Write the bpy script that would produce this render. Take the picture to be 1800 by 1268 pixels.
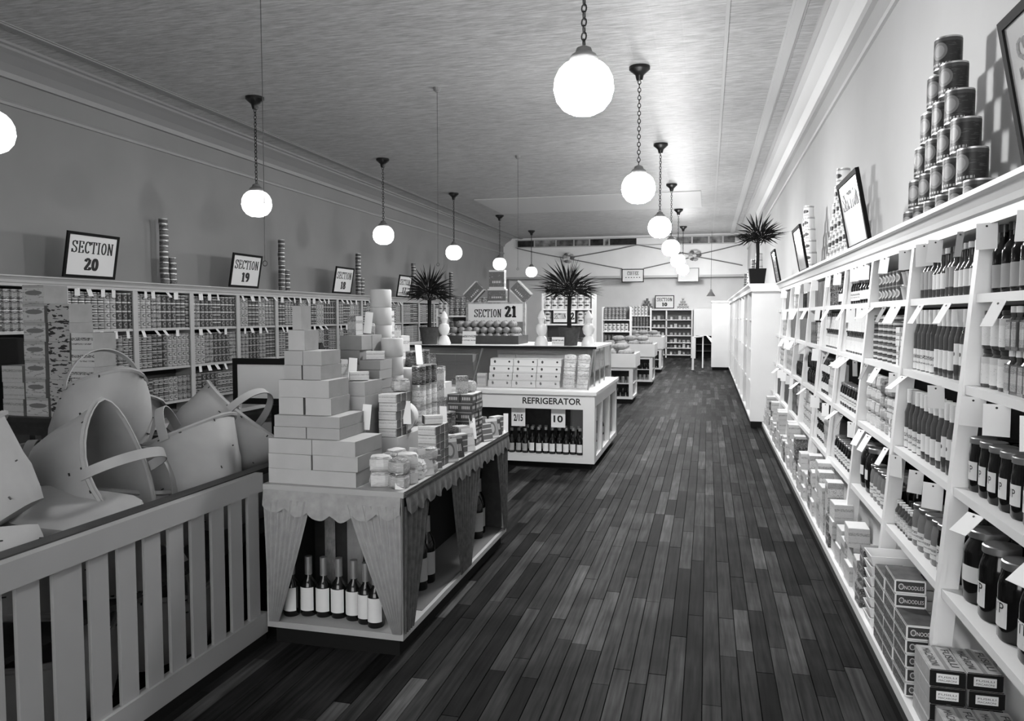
import bpy, math, random
from mathutils import Matrix, Vector, Euler
random.seed(7)
R = random.Random(11)
PI = math.pi
for o in list(bpy.data.objects): bpy.data.objects.remove(o)
SC = bpy.context.scene
COL = SC.collection

# ------------------------------------------------------------------ camera, world, exposure
TH = math.atan(79 / 1350); PS = math.atan(344 / 1350 * math.cos(TH))
cam_d = bpy.data.cameras.new('camera'); cam = bpy.data.objects.new('camera', cam_d); COL.objects.link(cam)
cam_d.sensor_width = 36; cam_d.lens = 1350 / 1800 * 36; cam_d.clip_start = .05; cam_d.clip_end = 80
cam.location = (0, 0, 1.6); cam.rotation_euler = (PI / 2 - TH, 0, PS)
SC.camera = cam
w = bpy.data.worlds.new('world'); SC.world = w; w.use_nodes = True
w.node_tree.nodes['Background'].inputs[0].default_value = (.5, .5, .5, 1)
w.node_tree.nodes['Background'].inputs[1].default_value = 11.5
SC.view_settings.view_transform = 'Standard'; SC.view_settings.look = 'None'
SC.view_settings.gamma = 1; SC.view_settings.use_curve_mapping = False
SC.view_settings.exposure = 0.0
LAMP_RIGHT, LAMP_LEFT = 220.0, 10.0            # radiance of the glass globes in the two rows

# ------------------------------------------------------------------ materials
MAT = {}
def g3(v): return (v, v, v, 1)
def mat(name, v=.5, rough=.6, metal=0., noise=0., scale=8., bump=0., stretch=(1, 1, 1), coat=0., emit=0., alpha=None, trans=0., coord='Object', spec=None):
    if name in MAT: return MAT[name]
    m = bpy.data.materials.new(name); m.use_nodes = True; MAT[name] = m
    n = m.node_tree.nodes; l = m.node_tree.links; b = n['Principled BSDF']
    b.inputs['Base Color'].default_value = g3(v); b.inputs['Roughness'].default_value = rough
    b.inputs['Metallic'].default_value = metal; b.inputs['Coat Weight'].default_value = coat
    if spec is not None: b.inputs['Specular IOR Level'].default_value = spec
    if trans: b.inputs['Transmission Weight'].default_value = trans
    if alpha is not None: b.inputs['Alpha'].default_value = alpha
    if emit:
        b.inputs['Emission Color'].default_value = (1, 1, 1, 1); b.inputs['Emission Strength'].default_value = emit
    if noise or bump:
        tc = n.new('ShaderNodeTexCoord'); mp = n.new('ShaderNodeMapping'); nz = n.new('ShaderNodeTexNoise')
        mp.inputs['Scale'].default_value = stretch; nz.inputs['Scale'].default_value = scale; nz.inputs['Detail'].default_value = 5
        l.new(tc.outputs[coord], mp.inputs[0]); l.new(mp.outputs[0], nz.inputs['Vector'])
        if noise:
            r = n.new('ShaderNodeMapRange'); r.inputs[1].default_value = .25; r.inputs[2].default_value = .75
            r.inputs[3].default_value = max(0, v * (1 - noise)); r.inputs[4].default_value = v * (1 + noise)
            l.new(nz.outputs['Fac'], r.inputs[0]); l.new(r.outputs[0], b.inputs['Base Color'])
        if bump:
            bp = n.new('ShaderNodeBump'); bp.inputs['Strength'].default_value = bump; bp.inputs['Distance'].default_value = .02
            l.new(nz.outputs['Fac'], bp.inputs['Height']); l.new(bp.outputs[0], b.inputs['Normal'])
    return m

def printed(name, bands, blot=None, blots=14., oval=None, bars=None, rough=.45):
    """printed paper: bands = [(v0, tone), ...] up the side; blot=(tone, threshold); oval=(u,v,ru,rv,tone,ring tone); bars=(v0,v1,u0,u1,n,tone)"""
    if name in MAT: return MAT[name]
    m = bpy.data.materials.new(name); m.use_nodes = True; MAT[name] = m
    n = m.node_tree.nodes; l = m.node_tree.links; b = n['Principled BSDF']; b.inputs['Roughness'].default_value = rough
    uv = n.new('ShaderNodeUVMap'); sp = n.new('ShaderNodeSeparateXYZ'); l.new(uv.outputs[0], sp.inputs[0])
    cr = n.new('ShaderNodeValToRGB'); cr.color_ramp.interpolation = 'CONSTANT'
    e = cr.color_ramp.elements
    while len(e) > 1: e.remove(e[-1])
    e[0].position = bands[0][0]; e[0].color = g3(bands[0][1])
    for p, t in bands[1:]:
        q = e.new(p); q.color = g3(t)
    l.new(sp.outputs[1], cr.inputs[0]); cur = cr.outputs[0]
    def mth(op, a, c=None, d=None):
        k = n.new('ShaderNodeMath'); k.operation = op
        for i, x in enumerate((a, c, d)):
            if x is None: continue
            if isinstance(x, (int, float)): k.inputs[i].default_value = x
            else: l.new(x, k.inputs[i])
        return k.outputs[0]
    def mix(f, tone):
        nonlocal cur
        k = n.new('ShaderNodeMixRGB'); l.new(f, k.inputs[0]); l.new(cur, k.inputs[1]); k.inputs[2].default_value = g3(tone); cur = k.outputs[0]
    if blot:
        nz = n.new('ShaderNodeTexNoise'); nz.inputs['Scale'].default_value = blots; nz.inputs['Detail'].default_value = 2
        oi = n.new('ShaderNodeObjectInfo'); ad = n.new('ShaderNodeVectorMath'); ad.operation = 'ADD'
        mp = n.new('ShaderNodeMapping'); mp.inputs['Scale'].default_value = (1, 2.4, 1); l.new(uv.outputs[0], ad.inputs[0]); l.new(oi.outputs['Random'], ad.inputs[1]); l.new(ad.outputs[0], mp.inputs[0]); l.new(mp.outputs[0], nz.inputs['Vector'])
        mix(mth('GREATER_THAN', nz.outputs['Fac'], blot[1]), blot[0])
    if oval:
        u0, v0, ru, rv, t, t2 = oval
        du = mth('POWER', mth('ABSOLUTE', mth('DIVIDE', mth('SUBTRACT', sp.outputs[0], u0), ru)), 2.)
        dv = mth('POWER', mth('ABSOLUTE', mth('DIVIDE', mth('SUBTRACT', sp.outputs[1], v0), rv)), 2.)
        d = mth('ADD', du, dv)
        mix(mth('LESS_THAN', d, 1.), t)
        if t2 is not None: mix(mth('LESS_THAN', d, .45), t2)
    if bars:
        v0, v1, u0, u1, k, t = bars
        inv = mth('MULTIPLY', mth('GREATER_THAN', sp.outputs[1], v0), mth('LESS_THAN', sp.outputs[1], v1))
        inu = mth('MULTIPLY', mth('GREATER_THAN', sp.outputs[0], u0), mth('LESS_THAN', sp.outputs[0], u1))
        fr = mth('LESS_THAN', mth('FRACT', mth('MULTIPLY', sp.outputs[0], k)), .6)
        mix(mth('MULTIPLY', mth('MULTIPLY', inv, inu), fr), t)
    l.new(cur, b.inputs['Base Color'])
    return m

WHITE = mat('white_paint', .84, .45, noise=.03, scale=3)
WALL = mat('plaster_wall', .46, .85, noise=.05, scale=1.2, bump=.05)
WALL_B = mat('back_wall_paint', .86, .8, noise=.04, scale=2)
WALL_L = mat('dimmed_plaster_wall', .27, .85, noise=.08, scale=.9, bump=.05)  # darker copy of the wall colour, standing in for dim light at left
BLACK = mat('black_paint', .01, .75, spec=.15)
DARKWOOD = mat('dark_wood', .03, .5, noise=.3, scale=20)
CARD = mat('white_card', .82, .7)
INK = mat('black_ink', .01, .6)
IRON = mat('dark_bronze', .03, .35, metal=.6)
STEEL = mat('tin_metal', .55, .35, metal=1.)
LID = mat('lacquered_lid', .33, .35, metal=.7)
LIDD = mat('dark_lid', .05, .3, metal=.3)
GLASSD = mat('dark_glass', .006, .12, spec=.5)
GLASSG = mat('filled_grey_glass', .07, .12)
GLASSM = mat('filled_mid_glass', .2, .15)
GLASSP = mat('filled_pale_glass', .42, .15)
PAPER = mat('pale_label_paper', .72, .7)
PAPERG = mat('grey_label_paper', .32, .7)
FOIL = mat('foil', .5, .35, metal=.8)
CLOTH = mat('pale_cloth', .36, .9, noise=.12, scale=25)
CLOTHD = mat('flowered_cloth', .42, .9, noise=.35, scale=30)
LEAF = mat('palm_leaf', .016, .8, spec=.1)
CLAY = mat('dark_crepe_paper', .05, .8, noise=.3, scale=30)
BASKET = mat('splint_wood', .32, .7, noise=.12, scale=6, bump=.05)
PANE = mat('case_glass', 1, .02, trans=1., alpha=.22)
GLOBE_R = mat('lit_opal_glass', .9, .3, emit=LAMP_RIGHT)
GLOBE_L = mat('lit_opal_glass_dim', .9, .3, emit=LAMP_LEFT)
GLOBE_RT = mat('weakened_opal_top', .9, .3, emit=LAMP_RIGHT * .22); GLOBE_LT = mat('weakened_opal_top_dim', .9, .3, emit=LAMP_LEFT * .3)  # upper glass made to glow weaker, sparing the ceiling above the lamps

# ------------------------------------------------------------------ mesh builder
class MB:
    def __init__(s): s.v = []; s.f = []; s.m = []; s.uv = []
    def quad(s, pts, mi=0, uv=((0, 0), (1, 0), (1, 1), (0, 1))):
        k = len(s.v); s.v += [tuple(p) for p in pts]; s.f.append(tuple(range(k, k + len(pts)))); s.m.append(mi)
        s.uv.append(tuple(uv) if len(uv) == len(pts) else tuple((0, 0) for _ in pts)); return s
    def box(s, x0, x1, y0, y1, z0, z1, mi=0, top=None, side=None):
        top = mi if top is None else top; side = mi if side is None else side
        A = [(x0, y0, z0), (x1, y0, z0), (x1, y1, z0), (x0, y1, z0), (x0, y0, z1), (x1, y0, z1), (x1, y1, z1), (x0, y1, z1)]
        k = len(s.v); s.v += A; q = ((0, 0), (1, 0), (1, 1), (0, 1))
        for f, m_ in (((0, 1, 5, 4), mi), ((1, 2, 6, 5), side), ((2, 3, 7, 6), mi), ((3, 0, 4, 7), side), ((4, 5, 6, 7), top), ((3, 2, 1, 0), top)):
            s.f.append(tuple(k + i for i in f)); s.m.append(m_); s.uv.append(q)
        return s
    def obox(s, M, sx, sy, sz, mi=0, top=None, side=None):
        k = len(s.v); s.box(-sx / 2, sx / 2, -sy / 2, sy / 2, 0, sz, mi, top, side)
        for i in range(k, len(s.v)): s.v[i] = tuple(M @ Vector(s.v[i]))
        return s
    def lathe(s, prof, n=14, mats=None, cx=0, cy=0, z=0, v01=None):
        """prof [(r,z)], mats per segment; u=.5 faces -Y"""
        k = len(s.v); L = len(prof); z0 = v01[0] if v01 else prof[0][1]; z1 = v01[1] if v01 else prof[-1][1]
        for r, h in prof:
            for i in range(n):
                a = 2 * PI * i / n + PI / 2
                s.v.append((cx + r * math.cos(a), cy + r * math.sin(a), z + h))
        for j in range(L - 1):
            for i in range(n):
                i2 = (i + 1) % n
                s.f.append((k + j * n + i, k + j * n + i2, k + (j + 1) * n + i2, k + (j + 1) * n + i)); s.m.append(mats[j] if mats else 0)
                va = (prof[j][1] - z0) / max(1e-6, z1 - z0); vb = (prof[j + 1][1] - z0) / max(1e-6, z1 - z0)
                s.uv.append(((i / n, va), ((i + 1) / n, va), ((i + 1) / n, vb), (i / n, vb)))
        for j, rev in ((0, True), (L - 1, False)):
            if prof[j][0] > 1e-4:
                f = [k + j * n + i for i in range(n)]
                if rev: f.reverse()
                s.f.append(tuple(f)); s.m.append(mats[j - (0 if rev else 1)] if mats else 0); s.uv.append(tuple((0, 0) for _ in f))
        return s
    def patch(s, r, z0, z1, a0, a1, n=6, mi=0, r2=None):
        """curved label facing -Y, angles about -Y"""
        r2 = r if r2 is None else r2; k = len(s.v)
        for i in range(n + 1):
            a = a0 + (a1 - a0) * i / n
            s.v.append((r * math.sin(a), -r * math.cos(a), z0)); s.v.append((r2 * math.sin(a), -r2 * math.cos(a), z1))
        for i in range(n):
            s.f.append((k + 2 * i, k + 2 * i + 2, k + 2 * i + 3, k + 2 * i + 1)); s.m.append(mi)
            s.uv.append(((i / n, 0), ((i + 1) / n, 0), ((i + 1) / n, 1), (i / n, 1)))
        return s
    def tube(s, pts, r, n=6, mi=0, closed=False):
        k = len(s.v); P = [Vector(p) for p in pts]; N = len(P)
        rr = r if isinstance(r, (list, tuple)) else [r] * N
        ref = None
        for i in range(N):
            if closed: t = P[(i + 1) % N] - P[i - 1]
            else: t = P[min(i + 1, N - 1)] - P[max(i - 1, 0)]
            t.normalize()
            if ref is None: ref = Vector((0, 0, 1)) if abs(t.z) < .9 else Vector((1, 0, 0))
            b = t.cross(ref); b.normalize(); c = b.cross(t); ref = c
            for j in range(n):
                a = 2 * PI * j / n
                s.v.append(tuple(P[i] + (b * math.cos(a) + c * math.sin(a)) * rr[i]))
        for i in range(N if closed else N - 1):
            i2 = (i + 1) % N
            for j in range(n):
                j2 = (j + 1) % n
                s.f.append((k + i * n + j, k + i * n + j2, k + i2 * n + j2, k + i2 * n + j)); s.m.append(mi); s.uv.append(((0, 0), (1, 0), (1, 1), (0, 1)))
        if not closed:
            for i, rev in ((0, 1), (N - 1, 0)):
                f = [k + i * n + j for j in range(n)]
                if not rev: pass
                else: f.reverse()
                s.f.append(tuple(f)); s.m.append(mi); s.uv.append(tuple((0, 0) for _ in f))
        return s
    def extrude_y(s, prof, y0, y1, mi=0):
        """closed profile [(x,z)] swept along Y"""
        k = len(s.v); n = len(prof)
        s.v += [(x, y0, z) for x, z in prof] + [(x, y1, z) for x, z in prof]
        for i in range(n):
            j = (i + 1) % n
            s.f.append((k + i, k + j, k + n + j, k + n + i)); s.m.append(mi); s.uv.append(((0, 0), (1, 0), (1, 1), (0, 1)))
        s.f.append(tuple(range(k + n - 1, k - 1, -1))); s.m.append(mi); s.uv.append(tuple((0, 0) for _ in range(n)))
        s.f.append(tuple(range(k + n, k + 2 * n))); s.m.append(mi); s.uv.append(tuple((0, 0) for _ in range(n)))
        return s
    def extrude_x(s, prof, x0, x1, mi=0):
        k = len(s.v); s.extrude_y(prof, x0, x1, mi)
        for i in range(k, len(s.v)): a = s.v[i]; s.v[i] = (a[1], a[0], a[2])
        return s
    def add(s, other, M=None):
        k = len(s.v)
        s.v += [tuple(M @ Vector(p)) for p in other.v] if M else other.v
        s.f += [tuple(k + i for i in f) for f in other.f]; s.m += other.m; s.uv += other.uv
        return s
    def mesh(s, name, mats, smooth=False):
        me = bpy.data.meshes.new(name); me.from_pydata(s.v, [], s.f); 
        for m_ in (mats if isinstance(mats, (list, tuple)) else [mats]): me.materials.append(m_)
        me.polygons.foreach_set('material_index', s.m)
        ul = me.uv_layers.new(name='UVMap'); flat = []
        for u in s.uv:
            for a in u: flat += [a[0], a[1]]
        ul.data.foreach_set('uv', flat)
        if smooth:
            me.polygons.foreach_set('use_smooth', [len(f) <= 4 for f in s.f])
            try: me.set_sharp_from_angle(angle=math.radians(40))
            except Exception: pass
        me.update(); return me
    def obj(s, name, mats, parent=None, smooth=False, **tags):
        return link(name, s.mesh(name, mats, smooth), parent, **tags)

def link(name, me, parent=None, loc=None, rot=None, **tags):
    o = bpy.data.objects.new(name, me); COL.objects.link(o)
    if parent: o.parent = parent
    if loc: o.location = loc
    if rot: o.rotation_euler = rot
    for k, v in tags.items():
        if v is not None: o[k] = v
    return o
def empty(name, loc=(0, 0, 0), rz=0., label=None, category=None, group=None):
    o = link(name, None, None, loc, (0, 0, rz), label=label, category=category, group=group); o.empty_display_size = .05; return o

SUB = {"lettering": ("label", "end_label", "printed_end"), "label_mark": ("label",)}
class Proto:
    """a kind of thing: root mesh and part meshes, placed by put()"""
    def __init__(s, name, cat, root, parts=(), w=.1, d=.1, h=.1): s.name = name; s.cat = cat; s.root = root; s.parts = list(parts); s.w = w; s.d = d; s.h = h
    def put(s, loc, rot=0., label=None, group=None, parts=True):
        r = (0, 0, rot) if isinstance(rot, (int, float)) else rot
        o = link(s.name, s.root, None, loc, r, label=label, category=s.cat, group=group)
        if parts:
            last = {}
            for nm, me in s.parts:
                host = next((last[h] for h in SUB.get(nm, ()) if h in last), o); last[nm] = link(nm, me, host, kind='stuff' if nm == 'staples' else None)
        return o

_txt = {}
def text_mesh(t, w=None, h=None, bold=0., ext=.0006):
    """flat raised lettering in the XZ plane facing -Y, centred"""
    key = (t, w, h, bold)
    if key in _txt: return _txt[key]
    c = bpy.data.curves.new('lettering', 'FONT'); c.body = t; c.align_x = 'CENTER'; c.align_y = 'CENTER'; c.resolution_u = 3; c.offset = bold
    o = bpy.data.objects.new('lettering', c); COL.objects.link(o)
    bpy.context.view_layer.update()
    me = bpy.data.meshes.new_from_object(o.evaluated_get(bpy.context.evaluated_depsgraph_get()))
    bpy.data.objects.remove(o); bpy.data.curves.remove(c)
    xs = [v.co.x for v in me.vertices]; ys = [v.co.y for v in me.vertices]
    cx, cy = (min(xs) + max(xs)) / 2, (min(ys) + max(ys)) / 2; sx = max(xs) - min(xs); sy = max(ys) - min(ys)
    kx = w / sx if w else h / sy; ky = h / sy if h else kx
    if not w: kx = ky
    for v in me.vertices: v.co = Vector(((v.co.x - cx) * kx, 0, (v.co.y - cy) * ky))
    me.materials.clear(); me.materials.append(INK); me.name = 'lettering'
    _txt[key] = me; return me


# slab-serif lettering drawn with a broad pen: thick uprights, thin horizontals
def _ell(cx, cz, a, b, t0=0, t1=360, n=20): return [(cx + a * math.cos(math.radians(t0 + (t1 - t0) * i / n)), cz + b * math.sin(math.radians(t0 + (t1 - t0) * i / n))) for i in range(n + 1)]
GLY = {'S': (.56, [[(.46, .74), (.42, .9), (.28, .97), (.13, .92), (.08, .76), (.13, .62), (.28, .52), (.42, .42), (.48, .25), (.42, .09), (.27, .03), (.12, .09), (.07, .26)], [(.48, .7), (.48, .97)], [(.06, .03), (.06, .3)]]),
 'E': (.54, [[(.13, 0), (.13, 1)], [(.02, .97), (.48, .97)], [(.13, .52), (.36, .52)], [(.02, .03), (.5, .03)], [(.47, .76), (.47, .97)], [(.49, .03), (.49, .26)], [(.36, .42), (.36, .62)]]),
 'C': (.56, [_ell(.3, .5, .21, .47, 48, 318), [(.5, .68), (.5, .97)]]), 'T': (.56, [[(.28, 0), (.28, 1)], [(.02, .97), (.54, .97)], [(.04, .76), (.04, .97)], [(.52, .76), (.52, .97)], [(.14, .03), (.42, .03)]]),
 'I': (.34, [[(.17, 0), (.17, 1)], [(.03, .97), (.31, .97)], [(.03, .03), (.31, .03)]]), 'O': (.58, [_ell(.29, .5, .2, .47)]),
 'N': (.62, [[(.12, 0), (.12, 1)], [(.12, 1), (.48, 0)], [(.48, 0), (.48, 1)], [(.02, .97), (.16, .97)], [(.02, .03), (.24, .03)], [(.38, .97), (.6, .97)]]),
 'F': (.5, [[(.13, 0), (.13, 1)], [(.02, .97), (.46, .97)], [(.13, .52), (.36, .52)], [(.02, .03), (.26, .03)]]),
 '0': (.56, [_ell(.28, .5, .18, .45)]), '1': (.44, [[(.08, .78), (.24, .97)], [(.24, 0), (.24, .98)], [(.06, .04), (.42, .04)]]), '2': (.56, [[(.1, .72), (.14, .9), (.27, .95), (.41, .88), (.44, .73), (.36, .54), (.08, .08)], [(.04, .06), (.5, .06)], [(.49, .06), (.49, .26)]]),
 '7': (.54, [[(.04, .94), (.5, .94)], [(.48, .94), (.24, 0)]]), '8': (.56, [_ell(.28, .73, .15, .22), _ell(.28, .25, .18, .22)]), '9': (.56, [_ell(.27, .7, .16, .25), [(.43, .7), (.42, .34), (.3, .08), (.14, .06)]])}
def serif_mesh(t, w, h, thick=.15, thin=.06, tone=None):
    key = ('serif', t, w, h)
    if key in _txt: return _txt[key]
    b = MB(); x0 = 0
    for ch in t:
        wd, strokes = GLY[ch]
        for p in strokes:
            for (xa, za), (xb, zb) in zip(p[:-1], p[1:]):
                L = math.hypot(xb - xa, zb - za)
                if L < 1e-6: continue
                dx, dz = (xb - xa) / L, (zb - za) / L; hw = (thin + (thick - thin) * abs(dz)) / 2; e = .012
                ax, az, bx, bz = xa - dx * e, za - dz * e, xb + dx * e, zb + dz * e
                b.quad([(x0 + ax + dz * hw, 0, az - dx * hw), (x0 + bx + dz * hw, 0, bz - dx * hw), (x0 + bx - dz * hw, 0, bz + dx * hw), (x0 + ax - dz * hw, 0, az + dx * hw)])
        x0 += wd + .06
    W = x0 - .06
    b.v = [((x - W / 2) * w / W, 0, (z - .5) * h) for x, y, z in b.v]
    _txt[key] = b.mesh('lettering', INK); return _txt[key]

# ------------------------------------------------------------------ the setting
XL, XR, YF, YB, ZC = -7.8, 1.38, -2.0, 30.2, 4.6
S = 'structure'
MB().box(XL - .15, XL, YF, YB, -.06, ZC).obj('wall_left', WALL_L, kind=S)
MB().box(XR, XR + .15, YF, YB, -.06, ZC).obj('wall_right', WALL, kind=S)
MB().box(XL - .15, XR + .15, YB, YB + .15, -.06, ZC).obj('wall_back', WALL_B, kind=S)
# shop front behind the camera: a wall with a big unseen window, added for frontal fill light, and a door
WX0, WX1, WZ0, WZ1 = -3.0, 1.1, .7, 3.5
b = MB(); b.box(XL - .15, WX0, YF - .15, YF, -.06, ZC); b.box(WX1, XR + .15, YF - .15, YF, -.06, ZC); b.box(WX0, WX1, YF - .15, YF, -.06, WZ0); b.box(WX0, WX1, YF - .15, YF, WZ1, ZC)
b.obj('wall_front', WALL, kind=S)
b = MB()
for x in (WX0, (WX0 + WX1) / 2, WX1): b.box(x - .04, x + .04, YF - .12, YF - .03, WZ0, WZ1)
b.box(WX0, WX1, YF - .12, YF - .03, 2.7, 2.76); b.obj('fill_window', DARKWOOD, kind=S)
b = MB(); b.box(-5.0, -4.0, YF - .005, YF + .04, 0, 2.2); b.obj('door_1', DARKWOOD, kind=S)

def ceiling_material():
    m = bpy.data.materials.new('brushed_ceiling'); m.use_nodes = True
    n = m.node_tree.nodes; l = m.node_tree.links; b = n['Principled BSDF']
    tc = n.new('ShaderNodeTexCoord'); mp = n.new('ShaderNodeMapping'); mp.inputs['Scale'].default_value = (1.2, 9, 1); mp.inputs['Rotation'].default_value = (0, 0, .12)
    nz = n.new('ShaderNodeTexNoise'); nz.inputs['Scale'].default_value = 4; nz.inputs['Detail'].default_value = 6; nz.inputs['Roughness'].default_value = .65
    l.new(tc.outputs['Object'], mp.inputs[0]); l.new(mp.outputs[0], nz.inputs['Vector'])
    r = n.new('ShaderNodeMapRange'); r.inputs[1].default_value = .3; r.inputs[2].default_value = .7; r.inputs[3].default_value = .3; r.inputs[4].default_value = .66
    l.new(nz.outputs['Fac'], r.inputs[0]); l.new(r.outputs[0], b.inputs['Base Color'])
    br = n.new('ShaderNodeTexBrick'); br.offset = 0; br.inputs['Scale'].default_value = 1; br.inputs['Brick Width'].default_value = .3; br.inputs['Row Height'].default_value = .3
    br.inputs['Mortar Size'].default_value = .012; br.inputs['Color1'].default_value = g3(0); br.inputs['Color2'].default_value = g3(0); br.inputs['Mortar'].default_value = g3(.25)
    l.new(tc.outputs['Object'], br.inputs['Vector'])
    ad = n.new('ShaderNodeMath'); ad.operation = 'ADD'; l.new(nz.outputs['Fac'], ad.inputs[0]); l.new(br.outputs['Color'], ad.inputs[1])
    bp = n.new('ShaderNodeBump'); bp.inputs['Strength'].default_value = .35; bp.inputs['Distance'].default_value = .02
    l.new(ad.outputs[0], bp.inputs['Height']); l.new(bp.outputs[0], b.inputs['Normal'])
    b.inputs['Roughness'].default_value = .5; b.inputs['Specular IOR Level'].default_value = .3
    return m
ceil = MB().box(XL - .15, XR + .15, YF, YB + .15, ZC, ZC + .1).obj('ceiling', ceiling_material(), kind=S)
MB().box(-5.9, -.2, 19.2, 22.0, ZC - .02, ZC).obj('ceiling_panel', mat('light_ceiling_panel', .6, .6), ceil)
TRIM = mat('cornice_paint', .5, .5); TRIML = mat('shaded_cornice_paint', .3, .5)  # left cornice gets a darker copy, dim light put into its tone
# cornices along both side walls: bead low on the wall, cove, strips on the ceiling
def cornice(side, name):
    s = 1 if side == 'left' else -1; x = XL if side == 'left' else XR
    b = MB()
    b.extrude_y([(x, 4.0), (x + s * .03, 4.0), (x + s * .04, 4.03), (x + s * .03, 4.06), (x, 4.06)], YF, YB - .05)
    b.extrude_y([(x, 4.3), (x + s * .05, 4.3), (x + s * .06, 4.36), (x + s * .13, 4.43), (x + s * .24, 4.5), (x + s * .3, 4.53), (x + s * .3, 4.56), (x + s * .34, 4.57), (x + s * .34, ZC), (x, ZC)], YF, YB - .05)
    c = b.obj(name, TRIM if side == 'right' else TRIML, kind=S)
    xs = x + s * (.72 if side == 'left' else .56)
    q = MB(); q.box(xs - .05, xs + .05, YF, YB - .05, ZC - .025, ZC); q.box(xs - .075, xs + .075, YF, YB - .05, ZC - .01, ZC)
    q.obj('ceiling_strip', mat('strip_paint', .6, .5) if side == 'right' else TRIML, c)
cornice('left', 'trim_1'); cornice('right', 'trim_2')
MB().box(.13, .17, YF, YB - .05, ZC - .012, ZC).obj('trim_3', TRIM, kind=S)

# floor: base slab, the 300 nearest boards one by one, the others joined
BOARDW = .078
SH = [.009, .016, .027, .04, .064, .022]
def board_mat(i):
    m = bpy.data.materials.new('floorboard_%d' % i); m.use_nodes = True
    n = m.node_tree.nodes; l = m.node_tree.links; b = n['Principled BSDF']; v = SH[i]
    tc = n.new('ShaderNodeTexCoord'); mp = n.new('ShaderNodeMapping'); mp.inputs['Scale'].default_value = (30, 1.6, 30)
    oi = n.new('ShaderNodeObjectInfo'); ad = n.new('ShaderNodeVectorMath'); ad.operation = 'ADD'
    l.new(tc.outputs['Object'], ad.inputs[0]); l.new(oi.outputs['Location'], ad.inputs[1]); l.new(ad.outputs[0], mp.inputs[0])
    nz = n.new('ShaderNodeTexNoise'); nz.inputs['Scale'].default_value = 1.5; nz.inputs['Detail'].default_value = 4; l.new(mp.outputs[0], nz.inputs['Vector'])
    r = n.new('ShaderNodeMapRange'); r.inputs[1].default_value = .3; r.inputs[2].default_value = .7; r.inputs[3].default_value = v * .55; r.inputs[4].default_value = v * 1.5
    l.new(nz.outputs['Fac'], r.inputs[0])
    n2 = n.new('ShaderNodeTexNoise'); n2.inputs['Scale'].default_value = 2.2; n2.inputs['Detail'].default_value = 3; l.new(ad.outputs[0], n2.inputs['Vector'])
    r2 = n.new('ShaderNodeMapRange'); r2.inputs[1].default_value = .35; r2.inputs[2].default_value = .7; r2.inputs[3].default_value = .65; r2.inputs[4].default_value = 1.35
    l.new(n2.outputs['Fac'], r2.inputs[0])
    mu = n.new('ShaderNodeMath'); mu.operation = 'MULTIPLY'; l.new(r.outputs[0], mu.inputs[0]); l.new(r2.outputs[0], mu.inputs[1]); l.new(mu.outputs[0], b.inputs['Base Color'])
    b.inputs['Roughness'].default_value = .62; b.inputs['Specular IOR Level'].default_value = .03
    return m
BM = [board_mat(i) for i in range(6)]
floor = MB().box(XL, XR, YF, YB, -.06, -.012).obj('floor', BLACK, kind=S)
boards = []
rf = random.Random(5)
nrow = int((XR - XL) / BOARDW)
for i in range(nrow + 1):
    x = XL + i * BOARDW
    y = YF + rf.uniform(-1.2, 0)
    while y < YB:
        L = rf.uniform(.45, 1.5); y1 = min(y + L, YB); y0 = max(y, YF)
        if y1 - y0 > .05: boards.append((x, min(x + BOARDW, XR), y0, y1, rf.choice((0, 1, 1, 2, 2, 3, 3, 4, 5))))
        y += L
def near_key(b):
    cx, cy = (b[0] + b[1]) / 2, (b[2] + b[3]) / 2
    vis = -2.1 < cx < .76 and b[3] > 2.35 and cx > -1.35 - max(0, 3.3 - cy) * .9
    return cy if vis else 99
boards.sort(key=near_key)
bm_cache = {}
for k, (x0, x1, y0, y1, c) in enumerate(boards[:300]):
    ln = round((y1 - y0) / .05) * .05 or .05; key = (ln, c)
    if key not in bm_cache:
        b = MB(); w_, h_ = BOARDW / 2 - .0012, ln / 2 - .0015
        b.v = [(-w_, -h_, -.012), (w_, -h_, -.012), (w_, h_, -.012), (-w_, h_, -.012), (-w_ + .001, -h_ + .001, 0), (w_ - .001, -h_ + .001, 0), (w_ - .001, h_ - .001, 0), (-w_ + .001, h_ - .001, 0)]
        b.f = [(0, 1, 5, 4), (1, 2, 6, 5), (2, 3, 7, 6), (3, 0, 4, 7), (4, 5, 6, 7)]; b.m = [0] * 5; b.uv = [((0, 0),) * 4] * 5
        bm_cache[key] = b.mesh('floorboard', BM[c])
    o = link('floorboard', bm_cache[key], floor, ((x0 + x1) / 2, (y0 + y1) / 2, rf.uniform(-.0008, .0006)))
    o.scale = (1, (y1 - y0) / ln, 1)
b = MB()
for x0, x1, y0, y1, c in boards[300:]:
    z = rf.uniform(-.0008, .0006); k = len(b.v)
    b.quad([(x0 + .0015, y0 + .0015, z), (x1 - .0015, y0 + .0015, z), (x1 - .0015, y1 - .0015, z), (x0 + .0015, y1 - .0015, z)], c)
b.obj('floorboards', BM, floor, kind='stuff')

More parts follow.
